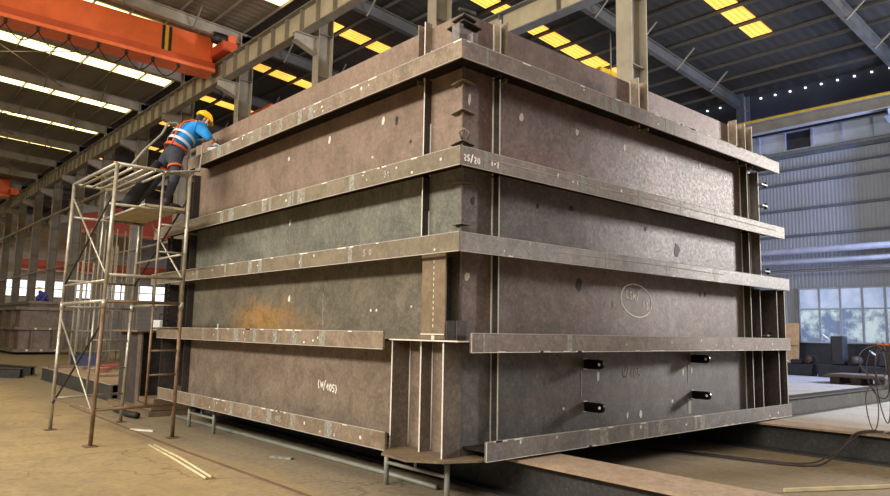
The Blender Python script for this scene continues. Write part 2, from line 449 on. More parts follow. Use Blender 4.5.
tag(b.build('service_pipe', 'shed_steel'), 'thin pipe running low along the receding columns at left', 'pipe')
b = MB(); b.tube([(7.65, 10, 9.14), (7.65, 77, 9.14)], .07, 6)
tag(b.build('service_pipe', 'shed_steel'), 'upper pipe running along the receding columns at left', 'pipe')
for zz, rr, lab in ((4.86, .12, 'upper of two big pipes along the right wall above the windows'), (4.42, .09, 'lower of two big pipes along the right wall above the windows')):
    tag(MB().tube([(25.12, -2, zz), (25.12, 60, zz)], rr, 10).build('wall_pipe', 'shed_steel_right'), lab, 'pipe')
t = thing('cable_tray', 'flat cable tray between the pipes on the right wall', 'cable tray', (25.3, 8, 3.9))
MB().box(24.9, 25.2, -2, 40, 4.02, 4.06).build('tray', 'shed_steel_right', t)
MB().tube([(25.05, -2, 4.09), (25.05, 40, 4.09)], .03, 6).build('cable', 'hose_dark', t)

# rafters, purlins, skylights
for i, y in enumerate(CY):
    pos_txt = 'roof rafter over the %s column' % ('nearest' if i == 0 else ordn(i)) if i else 'nearest roof rafter, above the viewer'
    t = thing('roof_rafter', pos_txt + ' of the middle row', 'rafter', (8, y, 13), 'rafters of the roof')
    for (xa, xb) in ((X0, 8.0), (8.0, 25.6)):
        za, zb_ = roof_z(xa) - .28, roof_z(xb) - .28
        m = MB()
        for (w_, h0, h1) in ((.22, -.03, 0), (.016, -.42, -.03), (.22, -.45, -.42)):
            m.add([(xa,y-w_/2,za+h0),(xb,y-w_/2,zb_+h0),(xb,y+w_/2,zb_+h0),(xa,y+w_/2,za+h0),(xa,y-w_/2,za+h1),(xb,y-w_/2,zb_+h1),(xb,y+w_/2,zb_+h1),(xa,y+w_/2,za+h1)],
                  [(0,3,2,1),(4,5,6,7),(0,1,5,4),(1,2,6,5),(2,3,7,6),(3,0,4,7)])
        m.build('rafter_beam', 'shed_steel' if xa < 8 else 'rafter_grey', t)
    for x in ([-4.6 + 2.6 * q for q in range(5)] + [9.7 + 2.6 * q for q in range(6)]):
        z = roof_z(x)
        MB().bar((x, y - .05, z - .8), (x, y - .8, z - .15), .05, .05).build('fly_brace', 'shed_steel_dark', t)
PX = [8 + 1.3 * i for i in range(-13, 14)]
npx = len(PX)
for i, x in enumerate(PX):
    z = roof_z(x); m = MB()
    m.box(x - .012, x + .012, YA, YB, z - .13, z - .01)
    tag(m.build('roof_purlin', 'purlin_steel' if x > 8 else 'shed_steel_dark'), 'long thin roof purlin, %s from the right wall' % ('first' if i == npx - 1 else ordn(npx - 1 - i)), 'purlin', 'purlins under the roof sheet')
nsk = 0
for i in range(13):
    for side in (0, 1):
        y = CY[i] + SP / 2 - (.35 if side == 0 else 0)
        xs = [x for x in PX if (x < 8 - .1) == (side == 0)]
        if side == 1: xs = [x for x in xs if 8.5 < x < 21]
        t = thing('roof_skylight', '%s skylight strip of translucent panels in the %s roof slope' % (('nearest' if i == 0 else ordn(i) + ' nearest'), ('left', 'right')[side]), 'skylight', (xs[0], y, roof_z(xs[0])), 'skylight strips of the %s bay' % ('left', 'right')[side])
        wy = .5 if side == 0 else .38
        for x in xs:
            g = .035 if side == 0 else .12
            xa, xb = x + g, x + 1.3 - g; za, zb_ = roof_z(xa) - .03, roof_z(xb) - .03
            m = MB(); m.add([(xa,y-wy,za),(xb,y-wy,zb_),(xb,y+wy,zb_),(xa,y+wy,za),(xa,y-wy,za+.02),(xb,y-wy,zb_+.02),(xb,y+wy,zb_+.02),(xa,y+wy,za+.02)],
                [(0,3,2,1),(4,5,6,7),(0,1,5,4),(1,2,6,5),(2,3,7,6),(3,0,4,7)])
            m.build('panel', 'skylight_left' if side == 0 else 'skylight_right', t)
# thin wind-bracing rods under the left roof
for (ya, lab) in ((CY[5], 'crossed thin bracing rods under the left roof, nearer pair'), (CY[7], 'crossed thin bracing rods under the left roof, farther pair')):
    t = thing('roof_bracing', lab, 'bracing', (2, ya, 13))
    for a, c in (((-1.5, ya, roof_z(-1.5) - .5), (4, ya + SP, roof_z(4) - .5)), ((4, ya, roof_z(4) - .5), (-1.5, ya + SP, roof_z(-1.5) - .5))):
        MB().tube([a, c], .025, 6).build('rod', 'shed_steel', t)
# row of small eave light slots on the right eave
t = thing('eave_opening_row', 'row of tiny bright daylight slots along the right eave', 'eave openings', (26, 5, 12))
y = 2.2
while y < 22:
    MB().box(25.92, 26.0, y - .035, y + .035, 11.74, 11.80).build('slot', 'glass_far', t); y += .62

# ------------------------------------------------------------------ cranes
def crane(x0, x1, y, zb_, h, label, mats=('crane_orange', 'crane_orange_dark', 'crane_orange_light'), near=True, group='overhead cranes'):
    t = thing('overhead_crane', label, 'crane', (x0, y, zb_), group)
    m = MB(); m.box(x0, x1, y - .3, y + .3, zb_ + .35, zb_ + .35 + h * .72); m.build('main_girder', mats[0], t)
    m = MB(); m.box(x0, x1, y - .62, y + .3, zb_ + .12, zb_ + .38); m.build('walkway_beam', mats[1], t)
    m = MB(); m.box(x0, x1, y - .66, y + .34, zb_, zb_ + .13); m.build('lower_flange', mats[2], t)
    if near:
        xx = x1 - 2.0
        for q, mt in ((0, 'black_paint'), (.12, 'yellow_paint'), (.26, 'black_paint')):
            MB().box(xx + q, xx + q + .11, y - .312, y - .3, zb_ + .38, zb_ + .35 + h * .7).build('warning_stripe', mt, t)
        ec = MB().box(x1 - .1, x1 + .5, y - 1.5, y + 1.5, zb_ + .66, zb_ + 1.05).build('end_carriage', mats[1], t, .03)
        MB().tube([(x1 - .25, y - .9, zb_ + 1.3), (x1 + .35, y - .9, zb_ + 1.3)], .24, 12).build('drive_motor', 'black_paint', ec)
        MB().box(x1 + .25, x1 + .6, y - 1.2, y - .7, zb_ + 1.06, zb_ + 1.5).build('gear_box', mats[2], ec, .06)
        for q in range(9):
            xq = x1 - 1.4 - q * .95
            g = MB(); g.box(xq - .05, xq + .05, y - .6, y - .5, zb_ - .14, zb_)
            g.build('cable_trolley', 'black_paint', t)
            pts = [(xq - .95 * s_ , y - .55, zb_ - .15 - .45 * math.sin(PI * s_)) for s_ in [j / 8 for j in range(9)]]
            MB().tube(pts, .022, 5).build('festoon_cable', 'hose_black', t)
    else:
        MB().box(x1 - .1, x1 + .5, y - 1.4, y + 1.4, 10.2 if zb_ < 11 else 12.08, 10.6 if zb_ < 11 else 12.6).build('end_carriage', mats[1], t)
        if zb_ < 11: MB().box(x0 - .5, x0 + .1, y - 1.4, y + 1.4, 10.1, 10.6).build('end_carriage', mats[1], t)
    return t
crane(-9, 6.85, 22.6, 11.42, 1.6, 'big orange crane girder crossing the upper left of the hall')
crane(-9, 6.85, 64.0, 12.0, 1.6, 'small far orange crane end at the left edge, under the left roof', near=False)
crane(9.6, 23.5, 23.0, 9.7, 1.0, 'orange crane end peeking over the tank top edge behind the worker', near=False)
crane(9.6, 23.5, 52.0, 8.2, 2.4, 'red-orange crane girder seen through the scaffold above the platform', ('crane_orange_dark', 'crane_orange_dark', 'crane_orange'), near=False)
crane(9.6, 23.7, 72.0, 6.6, .9, 'low orange crane girder far behind the grey columns', near=False)
t = thing('yellow_hoist', 'yellow crane hoist just left of the broad column, above the tank edge', 'hoist', (17, 10.4, 10.4))
MB().box(16.6, 17.3, 10.2, 10.7, 10.35, 10.75).build('hoist_body', 'yellow_paint', t, .04)
MB().box(16.2, 17.6, 10.35, 10.55, 10.75, 10.95).build('trolley_frame', 'yellow_paint', t)
MB().tube([(16.95, 10.45, 10.95), (16.95, 10.45, 12.72)], .03, 6).build('hanger_rod', 'shed_steel_dark', t)

# ------------------------------------------------------------------ the tank
TANK = thing('steel_tank', 'huge rectangular brown steel tank with protruding flange rings, filling the centre', 'steel tank', (.23, .30, .33))
W = .30; LXW, LYW = 5.85, 6.45
RZ = [3.70, 2.778, 2.059, 1.236, .35]; BH = .162
RL = [5.95, 7.2, 7.2, 6.8, 6.6]; RR = [6.10, 6.19, 6.28, 6.24, 6.2]
tiers = [(RZ[0] + .08, 4.29), (RZ[1] + .08, RZ[0] + .08), (RZ[2] + .08, RZ[1] + .08), (RZ[3] + .08, RZ[2] + .08), (.33, RZ[3] + .08)]
LM = ['upstand_steel', 'left_panel_top', 'left_panel_upper', 'left_panel_middle', 'left_panel_bottom']
RM = ['upstand_steel_right', 'right_panel_top', 'right_panel_upper', 'right_panel_middle', 'right_panel_bottom']
def blob(m, plane, a, z, w_, h_, seed, tilt=.15):
    """small irregular splash lying on a tank face; plane 'L' x=const, 'R' y=const"""
    rn = random.Random(seed); n = 9; poly = []
    for k_ in range(n):
        q = 2 * PI * k_ / n; r_ = .75 + .45 * rn.random()
        poly.append((w_ / 2 * r_ * math.cos(q) + tilt * h_ * math.sin(q) * .3, h_ / 2 * r_ * math.sin(q)))
    return poly
def onface(m, side, c, a, z, poly, d=.003):
    if c == W: a += .075; z += (z - 1.4) * .017
    if side == 'L': m.prism([(-p[0], p[1]) for p in poly], (c, a, z), (0, 1, 0), (0, 0, 1), (-1, 0, 0), d)
    else: m.prism(poly, (a, c, z), (1, 0, 0), (0, 0, 1), (0, -1, 0), d)
spotL = [(1.43,3.5,.05,.09,1),(2.45,3.5,.05,.09,1),(3.38,3.45,.04,.05,1),(3.28,2.66,.04,.09,1),(1.6,3.16,.025,.025,1),(3.22,1.75,.07,.09,1),(1.2,3.46,.05,.1,2),(.97,3.2,.04,.04,2),(1.55,1.6,.03,.03,1),(1.45,1.6,.03,.03,1),(5.2,1.42,.05,.07,1),(.9,1.63,.02,.02,1)]
spotR = [(.99,3.44,.07,.09,1),(1.85,3.47,.06,.07,1),(2.71,3.47,.05,.08,1),(3.57,3.49,.05,.09,1),(4.37,3.54,.05,.09,1),(5.0,3.5,.04,.06,1),(.30,3.46,.035,.12,1),(.30,1.88,.07,.08,1),(.44,1.12,.05,.08,1),(1.62,.69,.03,.03,1),(2.18,.98,.04,.1,1),(4.05,1.0,.03,.09,1),(3.85,.98,.03,.1,1),(3.6,.66,.04,.05,1),(2.7,.56,.03,.08,1),(2.95,.56,.05,.09,1),(1.75,2.66,.07,.07,2),(3.78,2.42,.13,.16,2),(1.87,1.9,.10,.13,2),(1.63,3.0,.05,.07,2),(1.23,2.62,.05,.06,2),(2.0,3.0,.05,.07,2),(.36,2.55,.05,.08,2),(3.1,2.6,.05,.05,2),(4.3,1.92,.05,.07,2),(4.42,1.92,.05,.07,2)]
PN = []
for i, (z0, z1) in enumerate(tiers):
    m = MB(); m.box(W, W + .02, W, LYW, z0, z1)
    for (a, z, w_, h_, mi) in spotL:
        if z0 < z < z1: m.cur = mi; onface(m, 'L', W, a, z, blob(m, 'L', a, z, w_, h_, a * 7 + z))
    PN.append(m.build('side_panel', [LM[i], 'paint_splash', 'dark_spot'], TANK))
    m = MB(); m.box(W + .021, LXW, W, W + .02, z0, z1)
    for (a, z, w_, h_, mi) in spotR:
        if z0 < z < z1: m.cur = mi; onface(m, 'R', W, a, z, blob(m, 'R', a, z, w_, h_, a * 5 + z))
    PN.append(m.build('side_panel', [RM[i], 'paint_splash', 'dark_spot'], TANK))
m = MB(); m.box(LXW - .02, LXW, W + .021, LYW - .021, .33, 4.29); m.build('side_panel', 'right_panel_upper', TANK)
m = MB(); m.box(W + .021, LXW, LYW - .02, LYW, .33, 4.29); m.build('side_panel', 'left_panel_bottom', TANK)
MB().box(W + .021, LXW - .021, W + .021, LYW - .021, .34, .36).build('bottom_plate', 'dark_steel', TANK)

# ring flanges: (start, end) along each face, stripes, splashes
stripesL = [[(4.86,.12),(4.58,.06),(3.88,.08),(3.66,.05),(3.4,.04),(3.13,.07),(2.69,.09),(2.45,.11)],
            [(4.65,.1),(4.37,.16),(3.46,.12),(3.31,.06),(2.85,.08),(2.77,.03),(2.61,.11),(2.53,.04),(1.59,.10)],
            [(5.37,.06),(4.46,.05),(3.75,.1),(3.49,.09),(2.53,.05),(1.58,.07)],
            [(5.05,.06),(4.57,.06),(4.04,.12),(3.54,.08),(3.04,.1),(2.61,.12),(2.04,.12)],
            [(5.25,.1),(4.57,.05),(4.07,.09),(3.56,.1),(3.09,.11),(2.56,.10),(1.86,.13)]]
stripesR = [[(.3,.03),(2.02,.05),(2.18,.12),(2.4,.12),(3.19,.07),(3.37,.07)],
            [(.3,.05),(1.62,.06),(2.01,.06),(2.62,.06),(3.47,.08),(4.25,.06)],
            [(.86,.04),(2.01,.04),(3.16,.09),(4.21,.09)],
            [(.3,.02),(1.42,.07)],
            [(1.94,.13),(2.41,.08),(2.66,.08),(2.94,.08),(3.66,.05),(3.80,.11)]]
FR = []
startsL = [0, 0, 0, 1.0, .93]; startsR = [0.02, .02, .02, .156, .34]
for i in range(5):
    z = RZ[i]
    a0, a1 = startsL[i], RL[i]
    m = MB(); m.box(0, .02, a0, a1, z, z + BH)
    m.cur = 1
    for (a, w_) in stripesL[i]: m.box(-.0015, 0, a - w_ / 2, a + w_ / 2, z + .004, z + BH - .004)
    rn = random.Random(i)
    m.cur = 2
    for _ in range(7):
        a = a0 + .1 + rn.random() * (a1 - a0 - 1.5); onface(m, 'L', 0, a, z + .03 + rn.random() * .1, blob(m, 'L', 0, 0, .012 + .02 * rn.random(), .012 + .03 * rn.random(), _ + i * 9), .0012)
    m.cur = 3   # highlight painted as pale lines along top and bottom edges
    m.box(-.001, .004, a0, a1, z + BH - .005, z + BH + .001); m.box(-.001, .004, a0, a1, z - .001, z + .006)
    m.cur = 2
    for _ in range(9):
        a = a0 + rn.random() * (min(a1, 5) - a0 - .3); m.box(-.002, 0, a, a + .04 + .12 * rn.random(), z + BH - .012, z + BH)
    ring_o = m.build('ring_flange', ['flange_left' if i in (0, 3, 4) else 'flange_left_worn', 'stripe_blue', 'paint_splash', 'chalk_faint'], TANK)
    m = MB(); m.box(.02, W, max(a0, .021 if i < 4 else 1.16), a1, z + .075, z + .09); m.build('ring_web', 'ring_underside_shade', ring_o)
    a0, a1 = startsR[i], RR[i]
    m = MB(); m.box(a0, a1, 0, .02, z, z + BH)
    m.cur = 1
    for (a, w_) in stripesR[i]: m.box(a - w_ / 2, a + w_ / 2, -.0015, 0, z + .004, z + BH - .004)
    rn = random.Random(i + 50); m.cur = 2
    for _ in range(8):
        a = a0 + .1 + rn.random() * (a1 - a0 - .3); onface(m, 'R', 0, a, z + .03 + rn.random() * .1, blob(m, 'R', 0, 0, .012 + .02 * rn.random(), .012 + .04 * rn.random(), _ + i * 13), .0012)
    m.cur = 3; m.box(a0, a1, -.001, .004, z + BH - .005, z + BH + .001); m.box(a0, a1, -.001, .004, z - .001, z + .005)  # painted highlight on the right flange edges as well
    m.cur = 2
    for _ in range(14 if i in (0, 3, 4) else 4):
        a = a0 + rn.random() * (a1 - a0 - .2)
        zz = z + BH - .012 if i == 0 or (i == 4 and _ % 2) else z
        m.box(a, a + .04 + .12 * rn.random(), -.002, 0, zz, zz + .012)
    if i == 3 or i == 4: m.box(a0, a0 + .006, -.002, 0, z, z + BH); m.box(a0, a1, -.0015, 0, z, z + .005)
    FR.append(ring_o); ring_o = m.build('ring_flange', ['flange_right_grey' if i in (2, 4) else 'flange_right', 'stripe_dark' if i < 2 else 'stripe_blue', 'paint_splash', 'chalk_faint'], TANK)
    m = MB(); m.box(max(a0, W) if i < 3 else a0, a1, .02, W, z + .075, z + .09); m.build('ring_web', 'ring_underside_shade', ring_o)
    FR.append(ring_o)
    # rings on the two hidden sides
    m = MB(); m.box(LXW + .21, LXW + .23, .2 + W, LYW + .23, z, z + BH); m.box(LXW, LXW + .21, W + .2, LYW + .2, z + .075, z + .09); m.build('ring_flange', 'flange_right', TANK)
    m = MB(); m.box(W + .02, LXW + .2, LYW + .21, LYW + .23, z, z + BH); m.box(W + .02, LXW, LYW, LYW + .21, z + .075, z + .09); m.build('ring_flange', 'flange_left', TANK)

# vertical stiffeners between the rings
def stiff(side, a, z0, z1, s_, weld=True, th=.014, mat='dark_steel', base=W):  # default dark colour carries the shading of the stiffener sides
    if z0 > RZ[0]: mat = 'flange_left'
    m = MB()
    if side == 'L': m.box(s_, base, a - th / 2, a + th / 2, z0, z1)
    else: m.box(a - th / 2, a + th / 2, s_, base, z0, z1)
    if weld:
        m.cur = 1
        if side == 'L': m.box(s_ - .001, s_ + .001, a - th / 2, a + th / 2, z0, z1); m.box(base - .008, base, a - th / 2 - .010, a - th / 2, z0 + .02, z0 + .55 * (z1 - z0))
        else: m.box(a - th / 2 - .012, a - th / 2, base - .01, base, z0 + .02, z1 - .03); m.box(a - th / 2, a + th / 2, s_ - .001, s_ + .001, z0, z1)
    return m.build('stiffener', [mat, 'weld_white' if weld else mat], TANK)
bands = [(RZ[1] + .04, RZ[0]), (RZ[2] + .04, RZ[1]), (RZ[3] + .04, RZ[2]), (.38, RZ[3])]
for (z0, z1) in bands:
    stiff('R', .69, z0, z1 + .07, .22); stiff('R', 5.53, z0, z1 + .07, .2)
    stiff('L', 6.2, z0, z1, .2, False, mat='dark_steel')
for (z0, z1) in bands[:2]: stiff('L', .75, z0, z1 + .07, .22)
for (z0, z1) in bands[1:]: stiff('L', 6.8, z0, z1, .08, False, mat='dark_steel'); 
for (z0, z1) in bands:
    MB().box(W, W + .6, LYW + .236, LYW + .25, z0, z1).build('end_gusset', 'dark_steel', TANK)
# upstand stiffeners
for a in (.69, .78): stiff('R', a, RZ[0] + .04, 4.32, .22, a < .7, base=W)
for a in (2.92, 3.10): stiff('R', a, RZ[0] + .04, 4.33, .19, True)
for a in (5.25, 5.50, 5.70): stiff('R', a, RZ[0] + .04, 4.34, .19, True)
for a in (.76, .86): stiff('L', a, RZ[0] + .04, 4.33, .22, a < .8)
# far right corner: short plates with bolt lugs
stiff('R', 5.80, RZ[2] + .04, RZ[0], .17, True, .02, 'flange_right_grey')
for (z0, z1) in bands[2:]:
    stiff('R', 5.74, z0, z1, .17, True, mat='dark_steel'); stiff('R', 6.0, z0, z1, .06, True, mat='dark_steel'); 
    MB().box(LXW, 6.17, W, W + .015, z0, z1).build('corner_plate', 'column_plate', TANK)
    stiff('R', 6.17, z0, z1, .03, True, mat='dark_steel')
for zz in (3.92, 3.52, 3.22, 2.3, 1.42):
    m = MB(); m.box(5.81, 5.98, .12, .26, zz, zz + .02); m.cur = 1; m.tube([(5.94, .14, zz - .03), (5.94, .14, zz + .05)], .02, 8)
    m.build('corner_lug', ['flange_right_grey', 'lug_black'], TANK)

# chevron lugs on the near vertical edge
def chevron(z, s=.12, drop=.02, out=.05, mat='flange_left_worn'):
    m = MB(); c0 = W - .005
    # two little plates meeting over the edge
    for sgn in (0, 1):
        if sgn == 0: pts = [(c0, c0 + s), (c0 - out, c0 + s * .9), (c0 - out, c0 - out), (c0, c0)]
        else: pts = [(c0 + s, c0), (c0 + s * .9, c0 - out), (c0 - out, c0 - out), (c0, c0)]
        zz = [z - drop, z - drop, z, z]
        v = [(p[0], p[1], q) for p, q in zip(pts, zz)]
        m.add(v + [(a, b_, c + .012) for a, b_, c in v], [(0,1,2,3),(7,6,5,4),(0,4,5,1),(1,5,6,2),(2,6,7,3),(3,7,4,0)])
    m.build('corner_lug', mat, TANK)
for z in (3.635, 3.365, 3.08): chevron(z)
chevron(2.705, .11, .0); chevron(2.335, .08, 0)
m = MB(); m.tube([(.25, .25, 3.09), (.22, .26, 3.15), (.25, .23, 3.18), (.29, .2, 3.15), (.28, .22, 3.09)], .011, 7); m.build('lifting_ring', 'flange_left_worn', TANK)
MB().tube([(.292, .292, .4), (.292, .292, 4.29)], .010, 6).build('corner_weld', 'column_plate', TANK)
# stacked clamp on top of the near corner
for z, s_, o_ in ((4.10, .10, .06), (4.16, .15, .09), (4.23, .11, .06)): chevron(z, s_, .02, o_, 'dark_steel')
m = MB(); m.box(.19, .38, .20, .29, 3.96, 4.08); m.box(.24, .28, .12, .2, 3.88, 4.03); m.box(.15, .2, .2, .3, 3.9, 4.12); m.build('corner_clamp', 'flange_right_grey', TANK, .006)
m = MB(); m.tube([(.16, .22, 4.25), (.34, .2, 4.26)], .018, 8); m.build('clamp_bolt', 'dark_steel', TANK)

# bracket column on the left face near the corner
zt = RZ[3] + .085
m = MB(); m.box(.10, .115, .27, .58, zt + .055, RZ[2] + .01); m.cur = 1
m.box(.09, .102, .27, .58, RZ[2] - .012, RZ[2] + .012); m.box(.094, .10, .27, .58, zt + .055, zt + .065)
for q in range(14): m.box(.098, .10, .418, .426, zt + .12 + q * .05, zt + .145 + q * .05)
m.build('bracket_flange', ['bracket_steel', 'weld_white'], TANK)
MB().box(.115, W, .415, .43, zt + .02, RZ[2]).build('bracket_web', 'dark_steel', TANK)
m = MB(); m.box(.10, .12, .27, .60, zt + .02, zt + .05); m.cur = 1; m.box(.098, .10, .40, .44, zt + .0, zt + .05); m.build('bracket_foot', ['bracket_steel', 'weld_white'], TANK)
# platform plate and its gussets
m = MB(); m.prism([(.07, 1.0), (.07, .14), (.04, .04), (.155, .03), (.155, W), (W, W), (W, 1.0)], (0, 0, zt), (1,0,0), (0,1,0), (0,0,1), .014)
m.cur = 1; m.prism([(.067, 1.0), (.067, .14), (.037, .037), (.155, .027), (.155, .03), (.04, .04), (.07, .14), (.07, 1.0)], (0, 0, zt), (1,0,0), (0,1,0), (0,0,1), .012)
m.build('platform_plate', ['column_plate', 'weld_white'], TANK)
for (xa, xb, y) in ((.07, .165, .21), (.05, .155, .06)):
    MB().box(xa, xb, y, y + .012, zt + .014, zt + .175).build('gusset', 'dark_steel', TANK)
    MB().box(xb - .012, xb, y + .012, y + .07, zt + .014, zt + .15).build('gusset', 'dark_steel', TANK)
# H-section column below the platform
def post(y, s_, weld=True):
    m = MB(); m.box(s_, W, y - .008, y + .008, .362, zt); m.cur = 1; m.box(s_ - .002, s_ + .001, y - .008, y + .008, .362, zt)
    if weld: m.tube([(W - .005, y - .012, .37), (W - .005, y - .012, zt - .01)], [.007, .006], 6)
    m.build('column_plate', ['column_plate', 'weld_white'], TANK)
post(.98, .095); post(.66, .17); post(.28, .10, False)
m = MB(); m.box(.10, W + .36, W - .012, W - .001, .362, zt); m.build('corner_plate', 'right_panel_bottom', TANK)
m = MB(); m.prism([(.22, 1.15), (-.13, .80), (-.16, .42), (.02, .20), (.3, .06), (.75, .03), (.75, W), (W, W), (W, 1.15)], (0, 0, .345), (1,0,0), (0,1,0), (0,0,1), .017)
m.build('base_plate', 'bracket_steel', TANK)

# lifting lugs on the right face
for (x, z) in ((2.02, 1.105), (2.02, .68), (4.12, 1.135), (4.12, .705)):
    m = MB(); r_ = .048; n = 12; yo = .07
    yo = .11; outer = [(W, -r_), (yo, -r_)] + [(yo - r_ * math.sin(PI * k_ / n), -r_ * math.cos(PI * k_ / n)) for k_ in range(1, n)] + [(yo, r_), (W, r_)]
    m.prism(outer, (x, 0, z), (0, 1, 0), (0, 0, 1), (1, 0, 0), .028)
    m.cur = 1; m.prism([(yo + .016 * math.cos(2 * PI * k_ / 10), .016 * math.sin(2 * PI * k_ / 10)) for k_ in range(10)], (x - .002, 0, z), (0, 1, 0), (0, 0, 1), (1, 0, 0), .032)
    m.cur = 2
    for sg in (-1, 1): m.box(x - .014, x + .042, W - .012, W, z + sg * .05 - .006, z + sg * .05 + .006)
    m.build('lifting_lug', ['lug_black', 'paint_splash', 'weld_white'], TANK)

# chalk writing
GL = {'S': [[(.9,.9),(.4,1),(.1,.75),(.5,.5),(.9,.25),(.5,0),(.05,.15)]], 'M': [[(0,0),(.1,1),(.45,.3),(.8,1),(.95,0)]], '/': [[(0,-.2),(.8,1.3)]],
      '1': [[(.4,0),(.4,1),(.2,.8)]], '3': [[(.1,.95),(.7,.9),(.4,.55),(.8,.3),(.5,0),(.05,.1)]], '-': [[(.1,.5),(.8,.5)]],
      'L': [[(.1,1),(.1,0),(.7,0)]], 'C': [[(.8,.9),(.3,.95),(.05,.5),(.3,.05),(.8,.1)]], '(': [[(.5,1.1),(.1,.5),(.5,-.1)]], ')': [[(.1,1.1),(.5,.5),(.1,-.1)]], 'W': [[(0,1),(.25,0),(.5,.8),(.75,0),(1,1)]],
      '4': [[(.7,0),(.7,1),(.05,.35),(.95,.35)]], '0': [[(.5,1),(.1,.7),(.1,.3),(.5,0),(.85,.3),(.85,.7),(.5,1)]], '5': [[(.85,1),(.2,1),(.15,.55),(.7,.5),(.8,.2),(.4,0),(.05,.1)]],
      '2': [[(.1,.8),(.5,1),(.8,.7),(.1,0),(.9,0)]], '6': [[(.8,1),(.3,.7),(.1,.3),(.5,0),(.85,.3),(.4,.5),(.15,.3)]], '7': [[(.1,1),(.9,1),(.4,0)]], ' ': []}
def strokes(side, c, a, z, lines, wd=.013, name='chalk_mark', mat='chalk', d=.0025):
    if c == W:
        host = [PN[2 * i_ + (side == 'R')] for i_, (q0, q1) in enumerate(tiers) if q0 <= z + .03 < q1][0]
        a += .075; z += (z - 1.4) * .017
    else: host = FR[2 * min(range(5), key=lambda i_: abs(RZ[i_] + .05 - z)) + (side == 'R')]
    m = MB()
    for ln in lines:
        for p, q in zip(ln[:-1], ln[1:]):
            if side == 'L': A = Vector((c - d, a - p[0], z + p[1])); B = Vector((c - d, a - q[0], z + q[1])); up = (-1, 0, 0)
            else: A = Vector((a + p[0], c - d, z + p[1])); B = Vector((a + q[0], c - d, z + q[1])); up = (0, -1, 0)
            if (B - A).length > 1e-5: m.bar(A, B, wd, .002, up)
    return m.build(name, mat, host)
def write(side, c, a, z, s_, h, slant=0, **kw):
    lines = []; x = 0
    for ch in s_:
        for g in GL[ch]: lines.append([(x + p[0] * h * .62, p[1] * h + slant * (x + p[0] * h * .6)) for p in g])
        x += h * .78
    return strokes(side, c, a, z, lines, **kw)
circ = [(.30 * math.cos(q) + .04 * math.sin(q) , .175 * math.sin(q) - .05 * math.cos(q)) for q in [2 * PI * k_ / 28 for k_ in range(29)]]
strokes('R', W, 2.9, 1.78, [circ], wd=.012)
write('R', W, 2.70, 1.80, 'CSM/', .085, -.12); write('R', W, 3.02, 1.70, '13', .08, -.1)
write('R', W, 2.30, 1.66, 'L-3', .08, .1, mat='chalk_faint') if 'L' in GL else write('R', W, 2.32, 1.66, '(-3', .085, .1, mat='chalk_faint')
write('R', W, 2.62, .96, 'W/405', .09, -.05, mat='chalk_faint')
write('L', W, 2.50, .79, '(W/405)', .075, -.1)
write('R', 0, .04, RZ[1] + .045, '25/20', .05, -.05); write('R', 0, .36, RZ[1] + .05, '1-2', .045, -.05)
write('R', 0, 2.88, RZ[4] + .04, '1400', .06, 0, mat='chalk_faint')
write('L', 0, 1.05, RZ[1] + .05, '34', .06, 0, mat='chalk_faint'); write('L', 0, 1.35, RZ[2] + .05, '5 0', .06, 0, mat='chalk_faint')
write('L', 0, 2.95, RZ[4] + .05, '405', .06, 0, mat='chalk_faint'); write('L', 0, .5, RZ[4] + .05, '32', .06, 0, mat='chalk_faint') if False else None
strokes('R', 0, .35, RZ[1] + .10, [[(0, 0), (.5, .0), (1.4, -.005)]], wd=.006, mat='chalk_faint')
strokes('R', 0, 1.9, RZ[1] + .09, [[(0, 0), (1.0, .01), (4.0, .0)]], wd=.01, mat='chalk_faint')
strokes('R', 0, 1.2, RZ[2] + .10, [[(0, 0), (1.0, .01), (3.2, .0)]], wd=.01, mat='chalk_faint')
strokes('L', W, 2.46, 1.45, [[(0, .35), (.0, .0)], [(0, .2), (.03, .17), (0, .14)], [(0, .06), (.03, .03), (0, 0)]], wd=.006, mat='chalk_faint')
strokes('R', W, 1.90, .69, [[(0, .1), (0, .36)]], wd=.012, mat='chalk_faint'); strokes('R', W, 3.98, .5, [[(0, .0), (0, .17)]], wd=.06, mat='chalk_faint'); strokes('R', W, 3.96, .75, [[(0, .1), (0, .32)]], wd=.01, mat='chalk_faint')

# ------------------------------------------------------------------ beams and trestles carrying the tank
def hbeam(name, label, a, b_, wtop, wbot, z0, z1, web_off=0, topmat='beam_top_dusty', cat='steel beam', group=None):
    a, b_ = Vector(a + (0,)), Vector(b_ + (0,)); d = (b_ - a).normalized(); n = Vector((d.y, -d.x, 0))
    t = thing(name, label, cat, (a.x, a.y, z0), group)
    def slab(o0, o1, za, zb2, nm, mt):
        v = [a + n * o0, a + n * o1, b_ + n * o1, b_ + n * o0]
        MB().add([(p.x, p.y, za) for p in v] + [(p.x, p.y, zb2) for p in v], [(0,3,2,1),(4,5,6,7),(0,1,5,4),(1,2,6,5),(2,3,7,6),(3,0,4,7)])
        m = MB(); m.add([(p.x, p.y, za) for p in v] + [(p.x, p.y, zb2) for p in v], [(0,3,2,1),(4,5,6,7),(0,1,5,4),(1,2,6,5),(2,3,7,6),(3,0,4,7)])
        m.build(nm, mt, t)
    slab(-wtop / 2, wtop / 2, z1 - .022, z1, 'top_flange', topmat)
    slab(-wbot / 2, wbot / 2, z0, z0 + .022, 'bottom_flange', 'beam_steel')
    wo = wtop * (.47 if wtop > 1 else .25)
    slab(-.012 - wo, .012 - wo, z0 + .022, z1 - .022, 'web', 'column_plate' if wtop > 1 else 'beam_steel')
    slab(-.012 + wo, .012 + wo, z0 + .022, z1 - .022, 'web', 'beam_steel')
    return t
hbeam('support_beam', 'long steel beam on the floor under the near corner of the tank, dusty tan top', (1.18, 8.4), (.95, -3.2), .56, .56, 0, .326)
